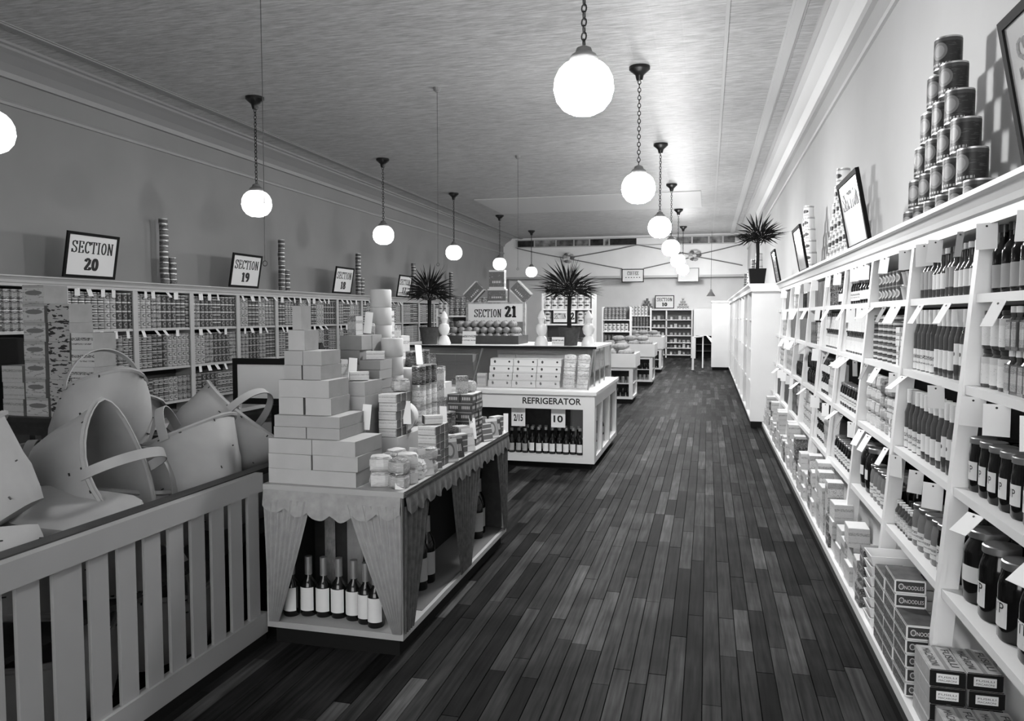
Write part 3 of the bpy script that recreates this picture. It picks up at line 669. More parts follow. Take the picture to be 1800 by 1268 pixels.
carton('ledge_dark', 'banded_carton', .1, .12, .1, pF, printed('ledge_dark_side', [(0, .1), (.45, .5), (.6, .12)], blot=(.5, .6), blots=6), mat('dk_top', .2))
yy = 4.22; q = 0
while yy < 11.2:
    kd = ('ledge_dark', 'ledge_tall', 'ledge_pale', 'ledge_tall', 'ledge_pale', 'ledge_pale')[q % 6]; p = K[kd]; n = R.randint(2, 4) if kd != 'ledge_tall' else R.randint(1, 2); bay = int((yy - Y0) / BAYW) + 1
    for i in range(n): p.put((.845 + R.uniform(-.015, .015), yy + p.d / 2, .088 + i * p.h), R.uniform(-.04, .04), {'ledge_dark': 'banded dark carton', 'ledge_tall': 'tall striped carton', 'ledge_pale': 'pale carton'}[kd] + ' on the low ledge, %s right bay, %s pile, %s up' % (NTH[bay], ('odd', 'even')[q % 2] if 0 else nth(q % 20 + 1), nth(i + 1)), 'cartons on the right ledge')
    yy += p.d + R.uniform(.01, .04); q += 1

# on top of the right shelving: tin pyramids and framed signs
def pyramid(kd, x, yn, pitch, n, z, label, grp, rot=-PI / 2, nmin=1, axis='y', parts=True):
    for r_ in range(n):
        m = n - r_
        if m < nmin: break
        for i in range(m):
            o = yn + r_ * pitch / 2 + i * pitch
            K[kd].put((x, o, z + r_ * K[kd].h) if axis == 'y' else (o, x, z + r_ * K[kd].h), rot + R.uniform(-.15, .15), '%s, %s row up, %s from left' % (label, nth(r_ + 1), nth(m - i if axis == 'y' else i + 1)), grp, parts)
pyramid('tin_portrait', 1.2, 3.98, .225, 6, 2.055, 'big dark coffee tin of the tall pyramid', 'coffee tins of the pyramid', -PI / 2 + .5)
pyramid('tin_emblem', 1.17, 7.05, .2, 6, 2.055, 'white emblem tin, nearer white pyramid', 'emblem tins of the nearer white pyramid', -PI / 2 + .45)
pyramid('tin_emblem', 1.17, 9.55, .18, 6, 2.055, 'white emblem tin, farther white pyramid', 'emblem tins of the farther white pyramid', -PI / 2 + .45)
def framed_sign(x, y, z, w, h, rz, tilt, lines, label, fm=BLACK, board=CARD, fw=.03, name='section_sign'):
    """origin bottom centre; faces -Y before rotation; tilt leans the top towards the viewer"""
    r = link(name, None, None, (x, y, z), Euler((tilt, 0, rz), 'XYZ'), label=label, category='sign'); r.empty_display_size = .05
    bd = MB().box(-w / 2 + .005, w / 2 - .005, -.004, .006, .005, h - .005).obj('board', board, r)
    for nm, a in (('frame_bar', (-w / 2, w / 2, -.012, .012, 0, fw)), ('frame_bar', (-w / 2, w / 2, -.012, .012, h - fw, h)), ('frame_bar', (-w / 2, -w / 2 + fw, -.012, .012, fw, h - fw)), ('frame_bar', (w / 2 - fw, w / 2, -.012, .012, fw, h - fw))):
        MB().box(*a).obj(nm, fm, r)
    for t, cx, cz, tw, th, bold in lines:
        num = t.isdigit(); link('lettering', serif_mesh(t, tw, th, .26 if num else .15, .12 if num else .06) if all(c_ in GLY for c_ in t) else text_mesh(t, tw, th, bold), bd, (cx, -.0055, cz))
    return r
glossy = mat('glossy_board', .8, .12, coat=.6)
def sec(n, w=.8, h=.54): return [('SECTION', 0, h * .68, w * .8, h * .26, .012), (n, 0, h * .31, w * .27, h * .27, .035)]
for yc, w_, lab in ((2.47, .7, 'black-framed sign cut by the right picture edge'), (5.63, .73, 'large glossy framed sign beside the coffee tin pyramid'), (8.69, .68, 'middle glossy framed sign on the right cornice'), (11.68, .6, 'far narrow framed sign beside the right potted palm')):
    s_ = framed_sign(.985, yc, 2.06, w_, .48, -PI / 2, math.radians(11), [('SECTION', 0, .33, w_ * .74, .12, .012)] if yc < 6 else [], lab, board=glossy)
    s_.rotation_euler = Euler((math.radians(11), 0, -PI / 2), 'XYZ')

# ------------------------------------------------------------------ left wall shelving
LX = -7.5; LB = 1.17; LU = [8.81 + LB * k for k in range(-4, 18)]; LZ = [1.42, .86, .36]
ls = empty('wall_shelving', (-7.78, 16, 0), 0, 'long white grocery shelving along the left wall', 'shelving')
WHITE_L = mat('shaded_white_paint', .48, .5, noise=.04, scale=3)  # white paint darkened, weak light on the left shelving put into its colour
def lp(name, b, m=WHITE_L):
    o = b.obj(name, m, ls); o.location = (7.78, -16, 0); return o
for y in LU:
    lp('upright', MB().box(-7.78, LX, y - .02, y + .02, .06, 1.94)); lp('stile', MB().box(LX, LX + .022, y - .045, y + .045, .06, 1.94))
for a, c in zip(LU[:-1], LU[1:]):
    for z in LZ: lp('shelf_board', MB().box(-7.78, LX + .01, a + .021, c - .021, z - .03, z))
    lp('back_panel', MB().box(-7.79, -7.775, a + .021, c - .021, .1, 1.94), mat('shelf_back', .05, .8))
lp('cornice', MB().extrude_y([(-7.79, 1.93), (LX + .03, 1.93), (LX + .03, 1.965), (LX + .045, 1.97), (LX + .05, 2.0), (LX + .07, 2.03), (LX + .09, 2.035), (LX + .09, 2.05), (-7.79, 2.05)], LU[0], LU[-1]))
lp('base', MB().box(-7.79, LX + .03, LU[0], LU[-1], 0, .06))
lm1 = printed('left_dark_tin', [(0, .025), (.12, .04), (.86, .15)], oval=(.5, .5, .11, .26, .3, .05), bars=(.12, .2, .4, .6, 24, .35)); lm2 = printed('left_pale_tin', [(0, .2), (.1, .48), (.88, .2)], oval=(.5, .52, .12, .25, .05, .4)); lm3 = printed('left_grey_tin', [(0, .07), (.3, .28), (.72, .07)], blot=(.5, .58), blots=9)
lm4 = printed('left_oval_tin', [(0, .05), (.16, .45), (.84, .08)], oval=(.5, .5, .17, .17, .015, .3))
can('l_oval', 'shelf_tin', .118, .05, lm4, 12, parts=False); can('l_dark', 'shelf_tin', .118, .05, lm1, 12, parts=False); can('l_pale', 'shelf_tin', .118, .05, lm2, 12, parts=False)
can('l_band', 'shelf_tin', .118, .05, pJ, 12, parts=False); can('l_letter', 'shelf_tin', .118, .05, pL, 12, parts=False); can('l_grey', 'shelf_tin', .118, .05, lm3, 12, parts=False)
LK = ['l_oval', 'l_dark', 'l_pale', 'l_band', 'l_letter', 'l_grey']; LD = {'l_oval': 'grey tin with dark oval mark', 'l_dark': 'dark printed tin', 'l_pale': 'pale striped tin', 'l_band': 'dark tin with white band', 'l_letter': 'dark tin with lettered oval', 'l_grey': 'grey mottled tin'}
LAYOUT = {(-1, 0): 'OOOOOOPPDDD', (0, 0): 'PPPGGDDDBBL', (1, 0): 'GGDDDBBDDDD', (-1, 1): 'DDDDDDDDGOO', (0, 1): 'OOOLLDPPPPP', (1, 1): 'PPPGGDDDDGG', (1, 2): 'LLDDDDOOOOO'}
CH = dict(zip('ODPBLG', LK))
stuff = MB(); SM = [STEEL] + [K[k].root.materials[1] for k in LK]; n_ind = 0
srcs = {}
for k_ in LK:
    i_ = LK.index(k_) + 1; b = MB().lathe([(.05, 0), (.05, .006), (.0497, .006), (.0497, .112), (.05, .112), (.05, .118)], 8, [0, 0, i_, 0, 0], v01=(.006, .112)); srcs[k_] = b
rl = random.Random(3)
for k in range(-4, 17):
    ya = 8.81 + LB * k
    for lv in range(3):
        near = (k, lv) in LAYOUT
        lay = LAYOUT.get((k, lv)) or ''.join(c * n for c, n in ((rl.choice('ODPBLG'), 3), (rl.choice('ODPBLG'), 3), (rl.choice('ODPG'), 2), (rl.choice('ODPBLG'), 3)))
        rows = 4 if lv < 2 else 3
        for i, c in enumerate(lay):
            y = ya + .05 + .0515 + i * .1035
            for s_ in range(rows):
                kd = CH[c]
                if near and n_ind < 300:
                    K[kd].put((LX - .06, y, LZ[lv] + s_ * .1185), PI / 2 + rl.uniform(-.1, .1), '%s, %s from left%s, %s shelf, %s left bay' % (LD[kd], nth(i + 1), tier(s_, 4), LVN[lv], {-1: 'nearest', 0: 'second', 1: 'third'}[k]), 'tins on the left wall shelving'); n_ind += 1
                else: stuff.add(srcs[kd], Matrix.Translation((LX - .06, y, LZ[lv] + s_ * .1185)) @ Matrix.Rotation(PI / 2, 4, 'Z'))
        if near or (lv < 2 and k < 8 and k > -2):
            for i in range(rl.choice((3, 4, 5))):
                CARDS[rl.choice((0, 1, 1, 2))].put((LX + .03, ya + .15 + i * .22 + rl.uniform(-.05, .05), 1.925 if lv == 0 else LZ[lv - 1] - .035), (-rl.choice((0, .1, .4, .7)), 0, PI / 2 + rl.uniform(-.2, .2)), 'white price card, %s from left, above %s shelf tins, %s left bay' % (nth(i + 1), LVN[lv], NTH[k + 1]), 'price cards on the left shelving', k < 3)
stuff.obj('shelf_tins', SM, label='hundreds of printed tins on the remaining left wall shelves', category='tins', kind='stuff', smooth=True)
# signs and tin towers on the left cornice
for yc, n, w_ in ((7.94, '20', 'nearest'), (11.2, '19', 'second'), (14.69, '18', 'third'), (18.0, '17', 'farthest')):
    framed_sign(-7.4, yc, 2.06, .82, .55, PI / 2, math.radians(10), sec(n, .82, .55), '%s black-framed sign on left cornice, reading SECTION %s' % (w_, n), fw=.035)
bandm = [printed('tower_%d' % i, [(0, a), (.2, b_), (.8, a)], blot=(c, .6)) for i, (a, b_, c) in enumerate(((.03, .12, .3), (.1, .03, .35), (.3, .06, .1)))]
for i in range(3): can('tower%d' % i, 'stacked_tin', .078, .062, bandm[i], 14, parts=False)
for y, n, nm in ((9.58, 12, 'nearest'), (12.74, 12, 'second'), (15.95, 12, 'third'), (19.3, 12, 'fourth'), (22.4, 11, 'fifth')):
    for i in range(n):
        K['tower%d' % ((i * 7 + int(y)) % 3)].put((-7.62 + rl.uniform(-.004, .004), y + rl.uniform(-.006, .006), 2.05 + i * .0785), rl.uniform(0, 6), 'printed tin of the %s single-file tower on left cornice, %s up' % (nm, nth(i + 1)), 'tin towers on the left cornice')
        if i < 5 and nm != 'fifth': K['tower%d' % ((i * 5 + 1) % 3)].put((-7.6, y + .14, 2.05 + i * .0785), rl.uniform(0, 6), 'printed tin beside the %s tower on left cornice, %s up' % (nm, nth(i + 1)), 'tin towers on the left cornice')

# ------------------------------------------------------------------ basket bin with slatted railing
bx_ = empty('basket_bin', (-2.9, 2.4, 0), 0, 'white slatted railing bin heaped with market baskets', 'bin')
def bp_(name, b, m=WHITE):
    o = b.obj(name, m, bx_); o.location = (2.9, -2.4, 0); return o
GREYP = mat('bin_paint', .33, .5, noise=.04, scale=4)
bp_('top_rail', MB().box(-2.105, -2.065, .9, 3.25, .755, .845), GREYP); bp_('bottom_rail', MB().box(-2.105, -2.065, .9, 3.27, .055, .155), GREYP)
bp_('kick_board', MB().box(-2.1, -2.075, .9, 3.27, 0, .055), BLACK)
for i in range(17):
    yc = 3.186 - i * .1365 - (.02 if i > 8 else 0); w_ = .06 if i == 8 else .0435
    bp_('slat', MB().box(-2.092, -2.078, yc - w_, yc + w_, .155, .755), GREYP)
bp_('inner_ledge', MB().box(-2.17, -2.107, .9, 3.9, .82, .85), DARKWOOD)
bp_('shelf', MB().box(-3.85, -2.17, .9, 3.9, .48, .5), DARKWOOD)
bp_('back_panel', MB().box(-3.9, -3.86, .9, 3.9, 0, .85), DARKWOOD); bp_('end_panel', MB().box(-3.86, -2.12, 3.9, 3.94, 0, .85), DARKWOOD); bp_('end_panel', MB().box(-3.86, -2.12, .86, .9, 0, .85), DARKWOOD)
def basket_meshes():
    n = 28; a1, b1, h = .27, .17, .27
    secs = [(.0, .2, .135, 5.), (.12, .213, .15, 4.5), (.4, .238, .168, 3.2), (.75, .26, .168, 2.1), (1., .28, .15, 1.7)]
    def ring(f, a, b_, e, off):
        out = []
        for i in range(n):
            t = 2 * PI * i / n; c, s_ = math.cos(t), math.sin(t)
            q = (abs(c) ** e + abs(s_) ** e) ** (-1 / e)
            out.append((c * q * (a - off), s_ * q * (b_ - off), f * h + .035 * f * abs(c) ** 2 + (off if f == 0 else 0)))
        return out
    b = MB(); rings = [ring(*s_, 0) for s_ in secs] + [ring(*s_, .006) for s_ in reversed(secs)]
    for rg in rings: b.v += rg
    for j in range(len(rings) - 1):
        for i in range(n):
            i2 = (i + 1) % n; b.f.append((j * n + i, j * n + i2, (j + 1) * n + i2, (j + 1) * n + i)); b.m.append(0); b.uv.append(((0, 0),) * 4)
    b.f += [tuple(range(n - 1, -1, -1)), tuple(range((len(rings) - 1) * n, len(rings) * n))]; b.m += [0, 0]; b.uv += [((0, 0),) * n] * 2
    body = b.mesh('market_basket', BASKET, True)
    rim = MB(); top = ring(*secs[-1], -.003); rim.tube([(x, y, z - .012) for x, y, z in top], .009, 5, closed=True)
    hd = MB(); k = 18
    for i in range(k + 1):
        t = PI * i / k; y, z = .16 * math.cos(t), .24 + .2 * math.sin(t)
        ny, nz = math.cos(t), math.sin(t)
        for dx, dr in ((-.019, 0), (.019, 0), (.019, .005), (-.019, .005)): hd.v.append((dx, y + ny * dr, z + nz * dr))
    for i in range(k):
        for j in range(4): hd.f.append((i * 4 + j, i * 4 + (j + 1) % 4, i * 4 + 4 + (j + 1) % 4, i * 4 + 4 + j)); hd.m.append(0); hd.uv.append(((0, 0),) * 4)
    st = MB(); r_ = random.Random(9)
    for i in range(26):
        f = r_.choice((.15, .45, .75, .92)); t = r_.uniform(0, 2 * PI)
        lo = max(s_ for s_ in secs if s_[0] <= f); hi = min(s_ for s_ in secs if s_[0] > f); q = (f - lo[0]) / (hi[0] - lo[0])
        a, b_, e = [lo[k_] + (hi[k_] - lo[k_]) * q for k_ in (1, 2, 3)]
        c, s_ = math.cos(t), math.sin(t); g = (abs(c) ** e + abs(s_) ** e) ** (-1 / e)
        p = Vector((c * g * a, s_ * g * b_, f * h + .035 * f * c * c)); M = Matrix.Translation(p) @ Matrix.Rotation(r_.choice((0, 1.5)), 4, 'Y')
        st.obox(M, .011, .006, .004)
    return Proto('market_basket', 'basket', body, [('rim', rim.mesh('rim', BASKET, True)), ('handle', hd.mesh('handle', BASKET, True)), ('staples', st.mesh('staples', INK))], .56, .34, .28)
KB = basket_meshes()
D = math.radians
def orient(a, l):
    z = Vector(a).normalized(); x = Vector(l); x = (x - z * x.dot(z)).normalized(); y = z.cross(x)
    return Matrix((x, y, z)).transposed()
BK = [((-2.82, 3.08, 1.1), (-.12, .28, .93), (.85, -.52, -.1), 'top basket of the heap with its hoop handle arched'),
      ((-2.52, 2.68, .89), (.85, .02, .4), (.4, -.1, -.85), 'big basket tipped open beside the railing middle'),
      ((-2.46, 3.2, .84), (-.45, .2, .8), (.8, .4, .3), 'tilted basket wedged between the two big ones'),
      ((-2.5, 3.55, .94), (.45, .5, .6), (.75, -.1, -.5), 'basket at the right end of the heap touching white cartons'),
      ((-2.56, 2.1, .93), (-.5, -.2, .8), (.6, .3, -.5), 'left edge basket cut by the picture side'),
      ((-2.4, 2.46, .72), (-.25, .2, -.9), (.9, .35, 0), 'upturned front basket just above the railing'),
      ((-3.2, 3.5, 1.0), (.1, .5, .8), (.9, 0, .1), 'shadowed basket behind the raised handle'),
      ((-3.05, 2.4, .95), (.2, -.3, .9), (.8, .5, 0), 'left rear basket of the heap'),
      ((-2.38, 1.95, .74), (.2, -.2, -.9), (.4, .9, 0), 'upturned basket low at the left picture edge'),
      ((-3.1, 2.95, .66), (0, 0, 1), (.8, .5, 0), 'buried basket under the top one'), ((-2.55, 3.0, .64), (0, .1, 1), (0, 1, 0), 'buried basket behind the railing slats'), ((-2.5, 3.6, .64), (0, 0, 1), (.2, 1, 0), 'buried basket at the right end of the heap'),
      ((-2.4, 2.9, .22), (.1, .1, 1), (.1, 1, 0), 'lower basket seen through the right railing slats'), ((-2.4, 2.3, .22), (.1, .0, 1), (0, 1, .1), 'lower basket seen through the middle railing slats'), ((-2.4, 1.7, .22), (.15, 0, 1), (0, 1, .1), 'lower basket seen through the left railing slats')]
for loc, a, l, lab in BK:
    M = orient(a, l); o = KB.put((0, 0, 0), 0., lab, 'market baskets in the bin'); p = Vector(loc) - M @ Vector((0, 0, .14)); o.location = p; o.rotation_euler = M.to_euler(); o.scale = (1.1,) * 3

# ------------------------------------------------------------------ curtained display table
TX0, TX1, TY0, TY1, TZ = -2.06, -1.352, 3.26, 5.15, .79
dt = empty('display_table', ((TX0 + TX1) / 2, (TY0 + TY1) / 2, 0), 0, 'curtained white display table piled with packaged goods', 'table')
def dp_(name, b, m=WHITE, smooth=False, par=None):
    o = b.obj(name, m, par or dt, smooth); o.location = (0, 0, 0) if par else (-(TX0 + TX1) / 2, -(TY0 + TY1) / 2, 0); return o
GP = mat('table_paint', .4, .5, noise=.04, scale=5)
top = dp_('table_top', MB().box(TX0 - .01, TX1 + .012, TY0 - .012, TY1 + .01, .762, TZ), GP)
dp_('edge_moulding', MB().box(TX1 + .012, TX1 + .022, TY0, TY1, .77, .778), DARKWOOD, par=top); dp_('edge_moulding', MB().box(TX1 + .012, TX1 + .018, TY0, TY1, .784, .79), DARKWOOD, par=top)
dp_('bottom_shelf', MB().box(TX0, TX1, TY0, TY1, .085, .115), GP); dp_('plinth', MB().box(TX0 + .03, TX1 - .03, TY0 + .03, TY1 - .03, 0, .085), BLACK)
for x in (TX0 + .012, TX1 - .012):
    for y in (TY0 + .012, (TY0 + TY1) / 2, TY1 - .012): dp_('post', MB().box(x - .012, x + .012, y - .012, y + .012, .115, .762), GP)
dp_('inner_partition', MB().box(TX0 + .03, TX1 - .3, TY0 + .42, TY0 + .44, .115, .762), DARKWOOD)
dp_('inner_partition', MB().box(TX1 - .32, TX1 - .3, TY0 + .44, TY1 - .03, .115, .762), BLACK); dp_('end_panel', MB().box(TX0 + .03, TX1 - .03, TY1 - .03, TY1 - .015, .115, .762), DARKWOOD); dp_('side_panel', MB().box(TX0, TX0 + .012, TY0 + .03, TY1 - .03, .115, .762), DARKWOOD)
dp_('shelf_lining', MB().box(TX1 - .3, TX1 - .02, TY0 + .3, TY1 - .03, .115, .117), mat('dark_lining', .12, .9))
for i, x in enumerate((-1.96, -1.83, -1.72, -1.6)):
    c = MB(); n = 12
    for j in range(n + 1):
        u = x + (.09 if i % 2 else .06) * j / n; d = .012 * math.sin(j * 2.1); c.v += [(u, TY0 + .4 + d, .12), (u, TY0 + .4 + d, .75)]
    for j in range(n): c.f.append((2 * j, 2 * j + 2, 2 * j + 3, 2 * j + 1)); c.m.append(0); c.uv.append(((0, 0),) * 4)
    dp_('inner_drape', c, CLOTH if i % 2 else CLOTHD, True)
def curtain(axis, fix, out, top0, top1, bot0, bot1, z0, z1, m, pl=7, amp=.012):
    c = MB(); n = pl * 8; rows = 6
    for r_ in range(rows + 1):
        t = r_ / rows; a, b_ = top0 + (bot0 - top0) * t ** 1.1, top1 + (bot1 - top1) * t ** 1.1; z = z1 + (z0 - z1) * t
        for j in range(n + 1):
            u = a + (b_ - a) * j / n; d = fix + out * (amp * (1 + math.sin(2 * PI * pl * j / n)) * (1 - .3 * t))
            c.v.append((u, d, z) if axis == 'x' else (d, u, z))
    for r_ in range(rows):
        for j in range(n): k = r_ * (n + 1) + j; c.f.append((k, k + 1, k + n + 2, k + n + 1)); c.m.append(0); c.uv.append(((0, 0),) * 4)
    dp_('curtain', c, m, True)
def valance(axis, fix, out, u0, u1, z1, drop, nsc, m, depth=.03, prof=None):
    c = MB(); n = nsc * 8; rows = 4
    for j in range(n + 1):
        t = j / n; u = u0 + (u1 - u0) * t; zb = z1 - drop - depth * abs(math.sin(PI * nsc * t)) - (prof(t) if prof else 0)
        for r_ in range(rows + 1):
            f = r_ / rows; d = fix + out * (.006 + .01 * f + .006 * f * math.sin(2 * PI * nsc * t * 1.5)); z = z1 + (zb - z1) * f
            c.v.append((u, d, z) if axis == 'x' else (d, u, z))
    for j in range(n):
        for r_ in range(rows): k = j * (rows + 1) + r_; c.f.append((k, k + rows + 1, k + rows + 2, k + 1)); c.m.append(0); c.uv.append(((0, 0),) * 4)
    dp_('valance', c, m, True)
CLOTH_SHADED = mat('side_curtain', .085, .9, noise=.4, scale=30)  # side cloth darkened, shade on the aisle face put into its colour
valance('x', TY0 - .012, -1, TX0, TX1, .765, .075, 6, mat('valance_cloth', .33, .9, noise=.18, scale=22), .03, lambda t: .03 * math.sin(PI * t) ** 2)
curtain('x', TY0 - .004, -1, TX0, TX0 + .25, TX0 + .02, TX0 + .07, .12, .72, CLOTH); curtain('x', TY0 - .004, -1, TX1 - .27, TX1, TX1 - .045, TX1 - .002, .12, .72, CLOTH)
valance('y', TX1 + .012, 1, TY0, TY1, .765, .06, 15, CLOTH_SHADED, .035)
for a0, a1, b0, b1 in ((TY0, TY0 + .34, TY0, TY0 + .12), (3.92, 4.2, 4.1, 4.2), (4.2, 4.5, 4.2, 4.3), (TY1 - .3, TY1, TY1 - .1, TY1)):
    curtain('y', TX1 + .004, 1, a0, a1, b0, b1, .12, .72, CLOTH_SHADED, 5, .008)
for i, (x, y) in enumerate(((-1.985, 3.36), (-1.905, 3.385), (-1.825, 3.39), (-1.745, 3.395), (-1.66, 3.385), (-1.585, 3.36), (-1.52, 3.33))):
    K['wine'].put((x, y, .115), R.uniform(-.1, .2), 'foil-necked wine bottle under the table front, %s from left' % nth(i + 1), 'wine bottles under the display table')
for i, (x, y) in enumerate(((-1.5, 3.85), (-1.5, 3.97), (-1.48, 4.85), (-1.5, 4.97))):
    K['wine_big'].put((x, y, .115), PI / 2 - .4, 'tall dark bottle inside the table side, %s along' % nth(i + 1), 'tall bottles under the display table')

# riser steps under the piled goods
CT = mat('carton_white', .44, .75, noise=.05, scale=12)
ri = empty('display_riser', (-1.8, 4.25, TZ), 0, 'white stepped riser under the piled goods on the display table', 'riser')
for x1, y0, y1, z0, z1 in ((-1.56, 3.72, 5.08, 0, .17), (-1.7, 3.8, 5.0, .17, .36), (-1.83, 3.86, 4.75, .36, .54)):
    o = MB().box(TX0 + .01, x1, y0, y1, z0, z1).obj('step', CT, ri); o.location = (1.8, -4.25, 0)
def stk(x0, x1, y0, y1, z0, h, n, ny, nx, m, label, grp, name='carton', cat='box', jit=.004, parts=None):
    """courses of nx by ny cartons filling a block, n high"""
    w_, d_ = (x1 - x0) / nx, (y1 - y0) / ny
    b = MB(); ms = m if isinstance(m, list) else [m]
    b.box(-w_ / 2 + .001, w_ / 2 - .001, -d_ / 2 + .001, d_ / 2 - .001, .0008, h - .0008, 0, min(1, len(ms) - 1), min(2, len(ms) - 1)); me = b.mesh(name, ms)
    for i in range(n):
        for a in range(nx):
            for c in range(ny):
                o = link(name, me, None, (x0 + w_ * (a + .5) + R.uniform(-jit, jit), y0 + d_ * (c + .5) + R.uniform(-jit, jit), z0 + i * h), (0, 0, R.uniform(-.045, .045)), label='%s, %s up%s%s' % (label, nth(i + 1), '' if nx == 1 else ', %s from left' % nth(a + 1), '' if ny == 1 else ', %s from front' % nth(c + 1)), category=cat, group=grp)
                if parts: parts(o, w_, d_, h)
GW = 'white cartons at the front of the display table'
CT2 = mat('carton_white_b', .38, .75, noise=.05, scale=12); CT3 = mat('carton_grey', .22, .75, noise=.1, scale=12)
stk(-2.05, -1.58, 3.28, 3.56, TZ, .073, 3, 1, 2, [CT, CT, CT3], 'large white carton at the table front', GW)
stk(-2.03, -1.68, 3.3, 3.56, 1.009, .055, 2, 1, 2, [CT2, CT, CT3], 'middle white carton at the table front', GW)
stk(-2.02, -1.75, 3.33, 3.55, 1.119, .085, 2, 1, 2, [CT, CT, CT3], 'upper white carton at the table front', GW)
stk(-2.0, -1.8, 3.35, 3.55, 1.289, .07, 2, 1, 2, [CT2, CT, CT3], 'small upper carton at the table front', GW)
stk(-1.99, -1.9, 3.38, 3.52, 1.429, .1, 1, 1, 1, [CT, CT, CT3], 'topmost white carton at the table front', GW)
stk(-1.98, -1.93, 3.4, 3.5, 1.529, .12, 1, 1, 1, [CT2, CT, CT3], 'upright narrow white packet crowning the front cartons', GW)
def boxface(o, w_, d_, h): link('face_mark', MB().box(-w_ * .25, w_ * .2, -d_ / 2 - .0008, -d_ / 2, h * .3, h * .7).mesh('face_mark', CT3), o)
G2 = 'grey cartons behind the white ones on the display table'
stk(-1.98, -1.7, 3.62, 3.84, 1.26 - .3, .075, 4, 1, 2, [CT2, CT, CT3], 'grey-white carton behind the front stack', G2)
stk(-1.97, -1.84, 3.87, 4.15, TZ + .54, .08, 2, 2, 1, [CT3, CT, CT3], 'grey carton high behind the front stack', G2, parts=boxface)
stk(-1.83, -1.71, 3.82, 4.0, TZ + .36, .052, 4, 1, 1, [CT3, CT3, mat('carton_line', .25)], 'flat grey box in the leaning pile', G2)
# white paper rolls: upright column and one lying end-on
roll = MB().lathe([(.001, 0), (.06, 0), (.064, .006), (.064, .1), (.06, .106), (.02, .106), (.02, .09), (.001, .09)], 18)
K['roll'] = P_('paper_roll', 'roll', roll, mat('roll_paper', .5, .8), [], .13, .13, .106)
for i in range(4): K['roll'].put((-1.9, 4.28, TZ + .54 + i * .1065), 0, 'white paper roll in the tall column on the pile, %s up' % nth(i + 1), 'white paper rolls on the pile')
for i in range(3): K['roll'].put((-1.77, 4.14, TZ + .36 + i * .1065), 0, 'white paper roll in the lower column on the pile, %s up' % nth(i + 1), 'white paper rolls on the pile')
big = MB().lathe([(.001, 0), (.075, 0), (.08, .006), (.08, .13), (.075, .136), (.001, .136)], 22)
K['drum'] = P_('paper_drum', 'roll', big, mat('roll_paper', .5, .8), [], .16, .16, .136)
K['drum'].put((-1.64, 4.0, TZ + .17 + .081), (PI / 2, 0, .25), 'round white drum lying end-on in the middle of the pile', None)
K['drum'].put((-1.765, 4.3, TZ + .36), 0, 'upright white drum beside the paper rolls')
# wrapped soap bars, tins, packets on the aisle slope
soap = MB().box(-.05, .05, -.03, .03, .001, .044, 0, 1, 2); soap.box(-.047, .047, -.033, .033, .004, .041, 0, 1, 2)
K['soap'] = P_('wrapped_bar', 'soap', soap, [pK, pB, mat('wrap_dark', .06, .5, noise=.6, scale=25)], [], .1, .066, .045, False)
for a in range(3):
    for i in range(5):
        for c in range(2): K['soap'].put((-1.625 + .003 * R.random(), 3.76 + a * .07 - .0, TZ + .17 + i * .0455) if c == 0 else (-1.42, 3.8 + a * .07, TZ + i * .0455), R.uniform(-.06, .06), 'wrapped bar on the %s, %s column, %s up' % (('riser step', 'table edge')[c], nth(a + 1), nth(i + 1)), 'wrapped bars on the display table')
for i, (x, y, kd) in enumerate(((-1.5, 3.36, 'bag_pale'), (-1.4, 3.34, 'bag_grey'), (-1.5, 3.46, 'bag_grey'), (-1.4, 3.45, 'bag_pale'), (-1.42, 3.56, 'pasta_bag'))):
    for j in range(2 if kd != 'pasta_bag' else 1): K[kd].put((x, y, TZ + j * K[kd].h), R.uniform(-.5, .5), 'crumpled packet at the near table corner, %s pile, %s' % (nth(i + 1), ('bottom', 'top')[j]), 'packets at the near table corner')
for i, (x, y) in enumerate(((-1.52, 3.62), (-1.44, 3.66))): K['bag_pale'].put((x, y, TZ), .4 * i, 'single pale packet beside the wrapped bars, %s' % ('inner', 'outer')[i], 'packets at the near table corner')
pic = printed('picture_box', [(0, .55), (.1, .3), (.85, .6)], oval=(.5, .5, .3, .35, .12, .4)); bri = printed('brick_stripes', [(0, .55), (.08, .12), (.34, .55), (.4, .12), (.66, .55), (.72, .12), (.94, .55)])
carton('picture', 'picture_box', .15, .05, .13, pic, CT, CT); carton('striped', 'striped_box', .1, .05, .12, bri, pic, CT); carton('pale_box', 'pale_box', .09, .07, .15, CT, pE, CT)
K['picture'].put((-1.45, 4.09, TZ), PI / 2 - .5, 'box with round picture on the table edge'); K['picture'].put((-1.61, 4.06, TZ + .17 + .0), PI / 2 - .5, 'picture box on the riser step') if 0 else None
K['striped'].put((-1.4, 4.24, TZ), PI / 2 - .4, 'striped box standing on the table edge, nearer'); K['pale_box'].put((-1.43, 4.36, TZ), PI / 2 - .5, 'pale upright box on the table edge'); K['striped'].put((-1.4, 5.06, TZ), PI / 2 - .4, 'striped box at the far table corner')
lt = printed('lettered_pack', [(0, .04), (.9, .3)], bars=(.3, .65, .15, .85, 7, .5), blot=(.2, .68))
stk(-1.545, -1.385, 4.46, 4.68, TZ, .055, 6, 3, 2, [lt, CT, lt], 'dark lettered packet in the tall edge stack', 'lettered packets on the display table', 'lettered_packet')
for a in range(3):
    for i in range(3): K['tin_pale' if i < 2 else 'tin_dark'].put((-1.63, 4.2 + a * .095, TZ + .17 + i * .116), PI / 2 - .6, '%s tin in the riser step pile, %s along, %s up' % (('pale', 'pale', 'dark')[i], nth(a + 1), nth(i + 1)), 'tins on the display table')
